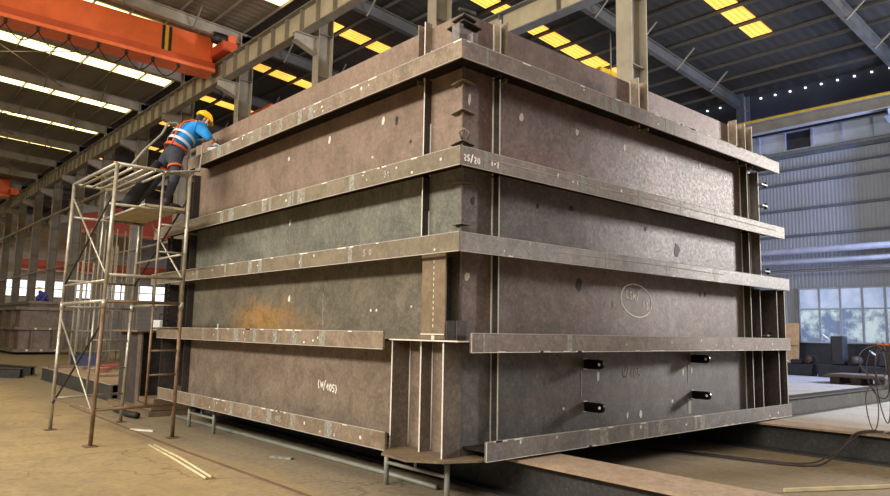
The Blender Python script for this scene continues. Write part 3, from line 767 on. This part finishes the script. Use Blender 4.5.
hbeam('support_beam', 'long dark steel beam on the floor under the right part of the tank', (5.45, 7.5), (5.57, -3.4), .55, .75, 0, .326)
hbeam('support_beam', 'beam lying crosswise on the pale floor beyond the right end of the tank', (7.2, 1.45), (17.5, 1.5), .3, .34, 0, .33, topmat='beam_steel')
hbeam('support_beam', 'wide low beam on the floor behind the scaffold at left', (1.15, 16.5), (.95, 9.9), 1.3, 1.3, 0, .32)
def trestle(y0, y1, label, group):
    t = thing('pipe_trestle', label, 'trestle', (.2, y0, 0), group)
    for y in (y0, y1): MB().tube([(.2, y, 0), (.2, y, .34)], .024, 10).build('leg', 'trestle_paint', t)
    MB().tube([(.2, y0 - .02, .315), (.2, y1 + .02, .315)], .02, 8).build('top_rail', 'trestle_paint', t)
    MB().tube([(.2, y0, .2), (.2, y1, .2)], .016, 8).build('cross_rail', 'trestle_paint', t)
    MB().tube([(.2, (y0 + y1) / 2, .2), (.2, (y0 + y1) / 2, .31)], .014, 8).build('stub', 'trestle_paint', t)
trestle(5.0, 5.84, 'grey-green pipe trestle under the left end of the tank near the scaffold', 'pipe trestles')
trestle(.32, 1.16, 'grey-green pipe trestle under the near corner base plate', 'pipe trestles')
tag(MB().tube([(.43, 7.1, .025), (.44, 1.6, .025), (.42, .7, .025)], .024, 8).build('steel_pipe', 'trestle_paint'), 'long thin grey pipe on the floor beneath the left face of the tank', 'pipe')

# ------------------------------------------------------------------ floor bits
tag(MB().box(-.625, -.595, -1.5, 4, 0, .012).build('floor_rail', 'rail_brown'), 'thin brown rail strip set along the floor in front of the tank, near half', 'rail')
m = MB(); m.bar((-.61, 4, .006), (-.46, 9.5, .006), .03, .012); tag(m.build('floor_rail', 'rail_brown'), 'thin brown rail strip in the floor running under the scaffold, far half', 'rail')
tag(MB().tube([(-.80, 4.50, .014), (-.9, 3.4, .014), (-1.02, 2.32, .014)], .013, 8).build('steel_rod', 'rod_pale'), 'pale rod on the floor at lower left, left one of the pair', 'rod')
tag(MB().tube([(-.75, 4.47, .014), (-.83, 3.4, .014), (-.96, 2.34, .014)], .013, 8).build('steel_rod', 'rod_pale'), 'pale rod on the floor at lower left, right one of the pair', 'rod')
tag(MB().bar((2.92, -1.27, .02), (4.9, -2.35, .02), .03, .03).build('steel_rod', 'rod_pale'), 'pale flat bar on the floor at the lower right edge', 'bar')
tag(MB().bar((.0, 3.0, .012), (.12, 2.75, .012), .06, .02).build('steel_offcut', 'stripe_blue'), 'small pale offcut on the floor in front of the left face', 'offcut')
tag(MB().bar((-.55, 5.95, .01), (-.35, 5.65, .01), .05, .02).build('steel_offcut', 'weld_white'), 'pale flat scrap on the floor between the scaffold feet', 'offcut')
g_ = [(3.3, 2.4), (3.95, .9), (4.21, -.28), (4.33, -.75), (4.55, -.95)]
tag(MB().tube(smooth([(3.1, 3.2, .015)] + [(x, y, .015) for x, y in g_] + [(4.85, -1.05, .13), (5.16, -1.1, .30), (5.3, -1.16, .345), (5.5, -1.25, .345)]), .012, 8).build('welding_cable', 'hose_dark'), 'dark cable along the floor climbing over the right beam', 'cable')
tag(MB().tube(smooth([(3.75, 1.9, .012), (4.25, .2, .012), (4.5, -.75, .012), (4.82, -.98, .1), (5.14, -1.16, .31), (5.3, -1.22, .345), (5.48, -1.32, .345)]), .009, 8).build('welding_cable', 'hose_dark'), 'thinner cable beside the dark one, climbing over the right beam', 'cable')
t = thing('hose_stand', 'thin steel post on the right beam holding looped hoses', 'post', (5.55, -1.4, .326))
MB().tube([(5.55, -1.42, .326), (5.55, -1.42, 1.36)], .016, 8).build('post', 'hose_dark', t)
MB().tube([(5.55, -1.42, 1.34), (5.5, -1.30, 1.35)], .012, 8).build('hook', 'crane_orange', t)
MB().box(5.47, 5.63, -1.5, -1.34, .326, .336).build('foot_plate', 'dark_steel', t)
def loopy(seed, x, y, zt_, zb2, wd):
    rn = random.Random(seed); pts = []
    for k_ in range(25):
        q = 2 * PI * k_ / 24; pts.append((x + .03 * math.sin(q * 2 + seed), y + wd * math.sin(q) * (.7 + .3 * math.cos(q * .5)), (zt_ + zb2) / 2 + (zt_ - zb2) / 2 * math.cos(q)))
    return pts
for q, (zt_, zb2, wd, yy) in enumerate(((1.36, .85, .10, -1.36), (1.34, .72, .16, -1.33), (1.33, .95, .2, -1.3), (1.30, .45, .10, -1.38), (.85, .36, .09, -1.25))):
    tag(MB().tube(loopy(q, 5.5 - .02 * q, yy, zt_, zb2, wd), .0065, 6).build('gas_hose', 'hose_dark' if q % 2 else 'hose_mid'),
        'loop of hose hanging from the thin post at right, %s of five' % ('smallest high one', 'large upper one', 'widest one', 'long narrow one', 'lowest one')[q], 'hose', 'hoses on the right post')

# ------------------------------------------------------------------ scaffold
SC = thing('scaffold_tower', 'grey tubular scaffold tower standing at the left end of the tank', 'scaffold', (-.9, 5.8, 0))
A0, A1 = (-1.36, 4.82, 0), (-1.29, 4.83, 3.39)
B0, B1 = (-1.41, 6.54, 0), (-1.34, 6.60, 3.38)
C0, C1 = (-.36, 4.96, 0), (-.34, 4.94, 3.40)
D0, D1 = (-.41, 6.88, 0), (-.36, 6.72, 3.38)
def lerp(a, b_, s_): return tuple(x + (y - x) * s_ for x, y in zip(a, b_))
def at(P0, P1, z): return lerp(P0, P1, z / 3.39)
for P0, P1 in ((A0, A1), (B0, B1), (C0, C1), (D0, D1)):
    m = MB(); m.tube([lerp(P0, P1, .0), at(P0, P1, 1.66)], .024, 10)
    m.build('post', 'galvanized_rusty' if P0 in (A0, C0) else 'galvanized', SC)
    m = MB(); m.tube([at(P0, P1, 1.66), P1], .024, 10); m.build('post', 'galvanized', SC)
    MB().tube([at(P0, P1, 1.62), at(P0, P1, 1.72)], .03, 10).build('joint_sleeve', 'galvanized', SC)
    MB().box(P0[0] - .07, P0[0] + .07, P0[1] - .07, P0[1] + .07, 0, .012).build('foot_plate', 'galvanized_rusty', SC)
def bar(P, Q, r_=.018, mat='galvanized', nm='crossbar'): MB().tube([P, Q], r_, 8).build(nm, mat, SC)
for z, mt in ((.42, 'galvanized_rusty'), (1.70, 'galvanized_rusty'), (2.02, 'galvanized')): bar(at(A0, A1, z), at(C0, C1, z), .02, mt)
bar(A1, C1, .022); bar(B1, D1, .02)
for z in (.42, 1.66, 2.02): bar(at(B0, B1, z), at(D0, D1, z), .018)
bar(at(A0, A1, .42), at(B0, B1, .42), .014, 'galvanized_rusty'); bar(at(A0, A1, 1.7), at(B0, B1, 1.7), .022); bar(at(A0, A1, 1.95), at(B0, B1, 1.95), .016)
bar(A1, B1, .022); bar(at(C0, C1, 2.35), at(D0, D1, 2.35), .016); bar(at(C0, C1, 1.7), at(D0, D1, 1.7), .018)
# inner uprights of the H frames
for (u, z0, z1) in ((.62, .42, 1.68), (.62, 1.72, 3.38)):
    bar(lerp(at(A0, A1, z0), at(C0, C1, z0), u), lerp(at(A0, A1, z1), at(C0, C1, z1), u), .016, 'galvanized' if z0 > 1 else 'galvanized_rusty', 'inner_upright')
    bar(lerp(at(B0, B1, z0), at(D0, D1, z0), .45), lerp(at(B0, B1, z1), at(D0, D1, z1), .45), .016, 'galvanized', 'inner_upright')
for z in (.8, 1.1, 1.38): bar(lerp(at(A0, A1, z), at(C0, C1, z), .62), at(C0, C1, z), .013, 'galvanized_rusty', 'rung')
for z in (2.35, 2.7): bar(lerp(at(A0, A1, z), at(C0, C1, z), .62), at(C0, C1, z), .013, 'galvanized', 'rung')
for z in (.8, 1.2): bar(lerp(at(B0, B1, z), at(D0, D1, z), .45), at(D0, D1, z), .013, 'galvanized', 'rung')
# diagonal braces
bar(at(A0, A1, .35), at(B0, B1, 1.5), .013, 'galvanized', 'diagonal_brace'); bar(at(A0, A1, 1.45), at(B0, B1, .35), .013, 'pole_black', 'diagonal_brace')
bar(at(A0, A1, 2.0), at(B0, B1, 3.2), .013, 'galvanized', 'diagonal_brace'); bar(at(A0, A1, 3.05), at(B0, B1, 1.95), .013, 'pole_black', 'diagonal_brace')
bar(at(C0, C1, 2.0), at(D0, D1, 3.2), .013, 'galvanized', 'diagonal_brace'); bar(at(C0, C1, 3.1), at(D0, D1, 2.0), .013, 'pole_black', 'diagonal_brace')
# top deck tubes and platform
for q in range(5):
    x = -1.2 + q * .13
    bar((x, 4.86, 3.385), (x - .04, 6.6, 3.37), .018, 'galvanized', 'deck_tube')
PZ = 2.93
for q in range(3):
    x0 = -.86 + q * .165
    MB().box(x0, x0 + .15, 4.98, 6.75, PZ, PZ + .035).build('platform_plank', 'board_wood', SC)
bar((-1.30, 5.0, PZ - .02), (-.34, 5.0, PZ - .02), .018); bar((-1.33, 6.6, PZ - .02), (-.36, 6.6, PZ - .02), .018)
bar((-.88, 4.98, PZ + .02), (-.88, 6.75, PZ + .02), .018, 'galvanized', 'platform_edge'); bar((-.37, 4.98, PZ + .02), (-.37, 6.75, PZ + .02), .018, 'galvanized', 'platform_edge')
tag(MB().tube([(-.62, 4.86, 3.40), (-.2, 5.0, 3.5), (-.12, 5.15, 3.75), (-.10, 5.2, 3.9)], .013, 8).build('air_hose', 'rope_grey'), 'thin grey hose rising from the scaffold rail to the worker hands', 'hose')
# a tangle of rods lying on the top deck
for q in range(3):
    tag(MB().tube([(-1.18 + .2 * q, 5.9 + .15 * q, 3.415 + .02 * q), (-.7 + .1 * q, 6.5, 3.43 + .02 * q)], .012, 6).build('loose_clamp_rod', 'galvanized'), 'loose rod lying on the scaffold top rail, %s' % ('nearest', 'middle', 'farthest')[q] + ' of three', 'rod', 'loose rods on the scaffold')

# hanging chain beside the left end of the tank
m = MB(); z = 2.9; k_ = 0
while z > 1.3:
    if k_ % 2: m.box(.00, .04, 6.45, 6.458, z - .05, z)
    else: m.box(.016, .024, 6.434, 6.474, z - .05, z)
    z -= .042; k_ += 1
tag(m.build('hanging_chain', 'pole_black'), 'black chain hanging at the left end of the tank', 'chain')

# ------------------------------------------------------------------ the worker
def skinned(name, chains, radii, mat, parent, subd=2, root=0):
    """chains: list of index paths over the point dict; radii per point"""
    names = list(radii.keys()); idx = {n_: i for i, n_ in enumerate(names)}
    off = abs_loc(parent)
    me = bpy.data.meshes.new(name)
    edges = set()
    for c in chains:
        for a, b_ in zip(c[:-1], c[1:]): edges.add((idx[a], idx[b_]))
    me.from_pydata([Vector(radii[n_][0]) - off for n_ in names], list(edges), [])
    me.materials.append(MATS[mat])
    o = bpy.data.objects.new(name, me); COL.objects.link(o); o.parent = parent
    sk = o.modifiers.new('skin', 'SKIN'); sk.use_smooth_shade = True
    me.skin_vertices  # layer created by modifier
    for n_ in names:
        sv = me.skin_vertices[0].data[idx[n_]]; r_ = radii[n_][1]
        sv.radius = r_ if isinstance(r_, tuple) else (r_, r_)
        sv.use_root = (idx[n_] == root)
    sb = o.modifiers.new('sub', 'SUBSURF'); sb.levels = subd; sb.render_levels = subd
    return o
WK = thing('person', 'worker in blue vest and yellow hard hat leaning over the tank edge from the scaffold', 'person', (-.6, 5.5, PZ + .035))
fz = PZ + .035
leg_pts = {
 'pelvis': ((-.38, 5.5, 3.80), (.145, .13)), 'hipR': ((-.40, 5.38, 3.74), .11), 'kneeR': ((-.43, 5.24, 3.42), .072), 'ankR': ((-.53, 5.22, fz + .12), .05),
 'hipL': ((-.42, 5.62, 3.74), .11), 'kneeL': ((-.55, 5.72, 3.40), .075), 'ankL': ((-.72, 5.95, fz + .12), .05), 'waist': ((-.32, 5.5, 3.93), (.15, .12))}
skinned('trousers', [['waist', 'pelvis', 'hipR', 'kneeR', 'ankR'], ['pelvis', 'hipL', 'kneeL', 'ankL']], leg_pts, 'trousers_navy', WK)
MB().tube([(-.56, 5.55, 3.66), (-.62, 5.70, 3.45), (-.74, 5.9, 3.2), (-.82, 6.05, fz + .08)], [.05, .08, .10, .08], 12).build('tool_bag', 'trousers_black', WK)
body = {'belly': ((-.31, 5.5, 3.94), (.11, .09)), 'chest': ((-.20, 5.48, 4.13), (.13, .09)), 'neck': ((-.10, 5.46, 4.26), .065), 'head0': ((-.06, 5.45, 4.30), .07), 'head1': ((-.03, 5.44, 4.35), .06),
        'shR': ((-.12, 5.32, 4.16), .045), 'elR': ((-.04, 5.15, 4.035), .038), 'wrR': ((.03, 5.15, 3.95), .034), 'shL': ((-.20, 5.66, 4.19), .045), 'elL': ((-.03, 5.80, 4.065), .038), 'wrL': ((.18, 5.70, 4.16), .034)}
skinned('body', [['belly', 'chest', 'neck', 'head0', 'head1'], ['chest', 'shR', 'elR', 'wrR'], ['chest', 'shL', 'elL', 'wrL']], body, 'skin', WK)
vest = {'b0': ((-.34, 5.5, 3.90), (.172, .145)), 'b1': ((-.26, 5.49, 4.03), (.19, .15)), 'c': ((-.18, 5.48, 4.16), (.20, .155)), 'n': ((-.125, 5.47, 4.23), .10),
        'sR': ((-.11, 5.28, 4.17), .094), 'eR': ((-.05, 5.15, 4.045), .066), 'eR2': ((.0, 5.15, 3.985), .05), 'sL': ((-.19, 5.70, 4.20), .094), 'eL': ((-.03, 5.80, 4.07), .068), 'eL2': ((.11, 5.74, 4.12), .05)}
skinned('jacket', [['b0', 'b1', 'c', 'n'], ['c', 'sR', 'eR', 'eR2'], ['c', 'sL', 'eL', 'eL2']], vest, 'vest_blue', WK)
# reflective bands around the torso
def ringband(c, ax, r1, r2, wdt, mat, nm):
    ax = Vector(ax).normalized(); u = ax.cross(Vector((0, 1, 0))).normalized(); v = ax.cross(u)
    m = MB(); n = 20; vs = []
    for s_ in (-wdt / 2, wdt / 2):
        for k_ in range(n):
            q = 2 * PI * k_ / n; vs.append(Vector(c) + ax * s_ + u * r1 * math.cos(q) + v * r2 * math.sin(q))
    m.smooth = True; m.add(vs, [(k_, (k_ + 1) % n, n + (k_ + 1) % n, n + k_) for k_ in range(n)])
    o = m.build(nm, mat, WK); sd = o.modifiers.new('s', 'SOLIDIFY'); sd.thickness = .008; return o
ringband((-.315, 5.495, 3.95), (.5, 0, .8), .168, .198, .045, 'vest_stripe', 'reflective_band')
ringband((-.26, 5.49, 4.05), (.5, 0, .8), .168, .205, .04, 'vest_stripe', 'reflective_band')
ringband((-.355, 5.5, 3.875), (.4, 0, .9), .16, .19, .04, 'harness_orange', 'harness_belt')
for (yy, yy2) in ((5.36, 5.40), (5.62, 5.6)):
    MB().tube([(-.46, yy, 3.90), (-.40, yy2, 4.08), (-.30, yy2, 4.25), (-.16, yy2, 4.31)], .016, 6).build('harness_strap', 'harness_orange', WK)
ringband((-.415, 5.30, 3.56), (.1, .4, 1), .105, .10, .035, 'harness_orange', 'leg_strap')
ringband((-.48, 5.66, 3.60), (.3, -.3, 1), .105, .10, .035, 'harness_orange', 'leg_strap')
# boots
for (x, y, yaw) in ((-.53, 5.22, -.1), (-.72, 5.95, .3)):
    R = Matrix.Rotation(yaw, 3, 'Z'); m = MB()
    m.ell(Vector((x, y, fz + .045)) + R @ Vector((.06, 0, 0)), .14, .05, .045, R); m.tube([(x, y, fz + .03), (x, y, fz + .17)], [.05, .058], 12)
    m.build('boot', 'boot_black', WK)
# head: face, hair, helmet
hc = Vector((-.02, 5.44, 4.345)); RH = Matrix.Rotation(.55, 3, 'Y')
m = MB(); m.ell(hc + RH @ Vector((0, 0, -.005)), .092, .077, .115, RH); HD = m.build('head', 'skin', WK)
m = MB(); m.ell(hc + RH @ Vector((.088, 0, -.02)), .02, .012, .022, RH, 8, 6)
m.build('nose', 'skin', HD)
for sg in (-1, 1):
    MB().ell(hc + RH @ Vector((.075, sg * .03, .012)), .012, .014, .009, RH, 8, 6).build('eye', 'hair', HD)
    MB().ell(hc + RH @ Vector((-.005, sg * .078, -.01)), .018, .01, .03, RH, 8, 6).build('ear', 'skin', HD)
MB().bar(hc + RH @ Vector((.083, -.022, -.055)), hc + RH @ Vector((.083, .022, -.055)), .008, .008).build('mouth', 'harness_orange', HD)
m = MB(); m.ell(hc + RH @ Vector((-.014, 0, .002)), .09, .08, .105, RH); m.build('hair', 'hair', HD)
m = MB(); m.ell(hc + RH @ Vector((-.0, 0, .03)), .128, .108, .115, RH, 20, 12, 0.0)
m.ell(hc + RH @ Vector((.018, 0, .03)), .135, .11, .010, RH, 20, 8)
m.bar(hc + RH @ Vector((-.06, 0, .115)), hc + RH @ Vector((.06, 0, .12)), .022, .06); HT = m.build('hard_hat', 'hat_yellow', WK)
MB().tube([hc + RH @ Vector((.03, -.1, .02)), hc + RH @ Vector((.05, -.05, -.12)), hc + RH @ Vector((.05, .05, -.12)), hc + RH @ Vector((.03, .1, .02))], .006, 6).build('chin_strap', 'vest_stripe', HT)
# hands: palm and five bent fingers
def hand(w_, d, up, mirror, label=None):
    w_, d, up = Vector(w_), Vector(d).normalized(), Vector(up).normalized(); s_ = d.cross(up).normalized() * mirror; up = -up
    pts = {'w': (w_, .026), 'p1': (w_ + d * .045, (.038, .022)), 'p2': (w_ + d * .085, (.040, .018))}; ch = [['w', 'p1', 'p2']]
    for k_, (off, ln) in enumerate(((-.03, .062), (-.01, .074), (.011, .07), (.031, .054))):
        a = w_ + d * .085 + s_ * off
        pts['f%da' % k_] = (a, .011); pts['f%db' % k_] = (a + d * ln * .5 + up * .008, .010); pts['f%dc' % k_] = (a + d * ln * .85 + up * .028, .009); pts['f%dd' % k_] = (a + d * ln * .85 + up * .05, .008)
        ch.append(['p2', 'f%da' % k_, 'f%db' % k_, 'f%dc' % k_, 'f%dd' % k_])
    pts['t1'] = (w_ + d * .035 - s_ * .035, .013); pts['t2'] = (w_ + d * .06 - s_ * .06 + up * .012, .011); pts['t3'] = (w_ + d * .085 - s_ * .062 + up * .03, .010)
    ch.append(['p1', 't1', 't2', 't3'])
    return skinned('gloved_hand', ch, pts, 'glove_white', WK, 1)
hand((.02, 5.15, 3.96), (.8, .05, -.25), (.25, 0, .9), 1); hand((.15, 5.715, 4.145), (.8, -.2, .25), (0, 0, 1), -1)
tag(MB().tube([(.02, 5.28, 3.895), (.10, 5.17, 3.90), (.24, 5.06, 3.895)], [.028, .03, .018], 10).build('hand_grinder', 'machine_white'), 'white power tool held in the worker gloved hand on the tank ring', 'power tool')
tag(MB().tube([(-1.02, 5.35, 3.43), (-.8, 5.45, 3.75), (-.55, 5.52, 4.05), (-.45, 5.6, 4.24), (-.33, 5.62, 4.28), (-.28, 5.55, 4.2)], .016, 8).build('safety_lanyard', 'rope_grey'), 'pale safety rope running from the worker back down to the scaffold', 'rope')

# ------------------------------------------------------------------ things behind the scaffold
def small_tank():
    x0, x1, y0, y1 = 3.0, 4.9, 33.6, 46
    t = thing('small_steel_tank', 'smaller brown ringed steel tank standing far left behind the scaffold', 'steel tank', (x0, y0, 0))
    m = MB(); m.box(x0, x1, y0, y1, .12, 2.2); m.build('tank_body', 'left_panel_bottom', t)
    m = MB(); m.box(x0 + .45, x1 - .1, y0 + .5, y1 - 2, 2.2, 2.5); m.build('upper_body', 'column_plate', t)
    for z in (.12, 1.15, 2.08, 2.4):
        m = MB(); g = .22 if z < 2.3 else -.1; m.box(x0 - g, x1 + g, y0 - g, y1 + g, z, z + .14) if z < 2.3 else m.box(x0 + .4, x1 - .05, y0 + .4, y1 - 1.9, z, z + .12)
        m.build('ring_flange', 'flange_left', t)
    for q in range(6): MB().box(x0 - .18, x0, y0 + 1 + q * 2, y0 + 1.06 + q * 2, .26, 2.08).build('stiffener', 'flange_left', t)
    for q in (.5, 1.4): MB().box(x0 + q, x0 + q + .04, y0 - .18, y0, .26, 1.15).build('stiffener', 'flange_left', t)
    for q in range(5): MB().box(x0 + .3 + q * .3, x0 + .4 + q * .3, y0 - .24, y0 - .2, .16 + (q % 2) * 1.0, .24 + (q % 2) * 1.0).build('paint_mark', 'paint_splash', t)
    for q in (0, 1): MB().box(x0, x1, y0 + 1 + q * 9, y0 + 1.5 + q * 9, 0, .12).build('support_block', 'dark_steel', t)
small_tank()
# second person, crouching behind the far tank top
P2 = thing('person', 'crouching person in purple-blue jacket on top of the far left tank', 'person', (4.1, 34.6, 2.5))
b2 = {'hip': ((4.1, 35.0, 2.62), (.2, .18)), 'mid': ((4.12, 34.85, 2.78), (.24, .2)), 'sh': ((4.05, 34.7, 2.9), (.2, .16)), 'nk': ((3.95, 34.6, 2.98), .08), 'hd': ((3.9, 34.55, 3.05), .1),
      'kR': ((4.3, 34.6, 2.72), .1), 'fR': ((4.35, 34.7, 2.57), .07), 'kL': ((3.9, 34.75, 2.72), .1), 'fL': ((3.9, 34.9, 2.57), .07), 'aR': ((4.2, 34.5, 2.8), .07), 'hR': ((4.0, 34.4, 2.6), .05)}
skinned('body', [['hip', 'mid', 'sh', 'nk', 'hd'], ['hip', 'kR', 'fR'], ['hip', 'kL', 'fL'], ['sh', 'aR', 'hR']], b2, 'cloth_purple', P2, 1)
MB().ell((3.88, 34.53, 3.12), .15, .13, .11, None, 12, 8, 0).build('hard_hat', 'hat_yellow', P2)

# dark frame unit with plates next to the tank
t = thing('steel_frame_unit', 'dark upright steel box frame standing behind the scaffold next to the tank', 'steel frame', (.75, 8.6, 0))
MB().box(.25, 1.4, 8.3, 9.3, .1, 1.31).build('box_body', 'dark_steel', t)
for x in (.22, .62, 1.0, 1.38): MB().box(x, x + .03, 8.12, 8.3, .1, 1.31).build('stiffener', 'column_plate', t)
MB().box(.12, 1.5, 8.05, 9.4, 1.31, 1.34).build('top_plate', 'bracket_steel', t)
MB().box(.12, 1.5, 8.05, 9.4, .0, .1).build('base_plate', 'bracket_steel', t)
t = thing('welding_machine', 'small white and blue welding machine on top of the dark frame unit', 'welding machine', (.75, 8.6, 1.34))
MB().box(.62, .92, 8.5, 8.9, 1.34, 1.52).build('casing', 'machine_white', t, .02)
MB().box(.63, .91, 8.49, 8.5, 1.35, 1.40).build('front_panel', 'machine_blue', t)
MB().tube([(.66, 8.6, 1.52), (.67, 8.65, 1.62), (.82, 8.75, 1.64), (.88, 8.8, 1.52)], .012, 6).build('handle', 'hose_dark', t)
tag(MB().tube([(.95, 8.75, 1.36), (1.05, 8.7, 1.6), (.95, 8.6, 1.82), (.75, 8.65, 1.86), (.6, 8.7, 1.7)], .012, 6).build('welding_cable', 'hose_dark'), 'cable arching above the welding machine on the dark frame unit', 'cable')
t = thing('steel_plate_stack', 'flat plates stacked on the floor at the left foot of the tank', 'plates', (.45, 7.4, 0))
for q in range(3): MB().box(.1 + .05 * q, .84 - .04 * q, 7.2 + .05 * q, 8.0, .09 * q, .09 * q + .08).build('plate', 'bracket_steel', t)
tag(MB().tube([(-.1, 8.2, .05), (-.15, 7.4, .05), (-.1, 7.1, .05)], .05, 10).build('steel_pipe', 'pole_black'), 'short dark pipe beside the plate stack behind the scaffold', 'pipe')
t = thing('red_hose_pile', 'heap of red hose lying on the low beam behind the scaffold', 'hose', (1.3, 13.8, .32))
rn = random.Random(3)
for q in range(4):
    cx, cy = 1.25 + .12 * q, 13.6 + .25 * q
    MB().tube([(cx - .1 + (.13 + .03 * q) * math.cos(a_), cy + .2 * math.sin(a_), .352 + .03 * q + .01 * math.sin(3 * a_)) for a_ in [2 * PI * k_ / 20 for k_ in range(21)]], .022, 6).build('coil', 'hose_red', t)
for (a_, c_, lab) in (((-1.6, 19.5), (.2, 17.2), 'dark I-beam offcut on the floor at the left edge, nearer one'), ((-.8, 23.0), (.6, 18.0), 'dark I-beam on the floor at the left edge, farther one')):
    hbeam('steel_beam_offcut', lab, a_, c_, .25, .25, 0, .25, topmat='dark_steel')
for q, (x, y, s_) in enumerate(((.9, 12.0, .5), (1.3, 14.9, .4), (.8, 15.7, .6))):
    tag(MB().box(x - s_ / 2, x + s_ / 2, y - .1, y + .1, .321, .36 + .02 * q).build('scrap_plate', 'rail_brown'), 'brown scrap plate lying on the low beam, %s of three' % ('nearest', 'middle', 'farthest')[q], 'plate', 'scrap plates on the low beam')
# tall racks of pipes and props between the far columns
for q, (x, y, h) in enumerate(((3.3, 24.0, 5.0), (4.2, 25.5, 4.6), (4.9, 26.4, 5.4), (2.6, 22.0, 3.6))):
    t = thing('storage_rack', 'tall thin pipe rack behind the scaffold, %s from the viewer' % ('second', 'third', 'fourth', 'first')[q], 'rack', (x, y, 0), 'pipe racks in the background')
    for dx in (0, .5):
        for dy in (0, .6): MB().tube([(x + dx, y + dy, 0), (x + dx + .05, y + dy, h)], .03, 6).build('upright', 'shed_steel', t)
    for z in (.4, 1.2, 2.0): MB().box(x - .03, x + .55, y - .03, y + .63, z, z + .04).build('shelf', 'shed_steel_dark', t)
t = thing('blue_crate', 'small dark blue machine box on the floor behind the scaffold', 'crate', (2.3, 19.5, 0))
MB().box(2.0, 2.7, 19.2, 19.9, .1, .5).build('box_body', 'machine_dark_blue', t, .02)
MB().box(1.85, 2.85, 19.15, 19.95, .0, .1).build('skid', 'dark_steel', t)
MB().box(2.1, 2.6, 19.3, 19.8, .5, .58).build('lid', 'machine_dark', t)

# ------------------------------------------------------------------ beyond the right end
t = thing('plywood_board', 'tan plywood board leaning on the right wall', 'board', (25.4, 7.9, 0))
m = MB(); m.prism([(0, 0), (.75, 0), (.75, 2.0), (0, 2.0)], (25.2, 7.6, .02), (0, 1, 0), Vector((.12, 0, .99)), (1, 0, 0), .02); m.build('sheet', 'plywood', t)
MB().bar((25.2, 7.6, 1.1), (25.2, 8.35, 1.1), .05, .03).build('batten', 'bracket_steel', t)
t = thing('plate_pile', 'stack of steel plates on dark blocks on the pale floor by the windows', 'plates', (20.7, 4.2, 0))
MB().box(20.0, 21.4, 3.0, 4.75, .22, .27).build('plate', 'column_plate', t); MB().box(20.05, 21.35, 3.1, 4.65, .27, .31).build('plate', 'flange_right_grey', t)
for y in (3.2, 3.85, 4.45): MB().box(20.1, 21.2, y - .14, y + .14, 0, .22).build('block', 'dark_steel', t)
def machine(x, y, s_, label, tall):
    t = thing('workshop_machine', label, 'machine', (x, y, 0), 'dark machines under the windows')
    MB().box(x - .3 * s_, x + .3 * s_, y - .7 * s_, y + .7 * s_, 0, .45).build('bed', 'machine_dark', t, .03)
    MB().box(x - .22, x + .22, y - .2, y + .25, .45, tall).build('head', 'machine_dark', t, .05)
    MB().tube([(x - .3, y - .5 * s_, .62), (x + .3, y - .5 * s_, .62)], .16, 12).build('wheel', 'dark_steel', t)
    MB().tube([(x - .25, y + .3, tall - .1), (x - .5, y + .4, tall + .05)], .03, 6).build('lever', 'machine_white', t)
machine(24.2, 5.7, 1.0, 'tallest dark machine against the right wall below the windows', 1.5)
machine(24.0, 4.1, 1.1, 'dark machine below the windows behind the looped hoses', .95)
machine(24.3, 7.2, .8, 'low dark machine below the windows next to the plywood board', .6)
for q in range(5):
    tag(MB().tube([(22.9 + .1 * q, 3.6 + .5 * q, .04), (23.2 + .1 * q, 4.0 + .5 * q, .10 + .03 * (q % 2))], .04, 6).build('scrap_bar', 'machine_dark'), 'dark scrap bar on the floor by the window machines, %s from the right' % ('first', 'second', 'third', 'fourth', 'fifth')[q], 'scrap', 'scrap bars by the machines')
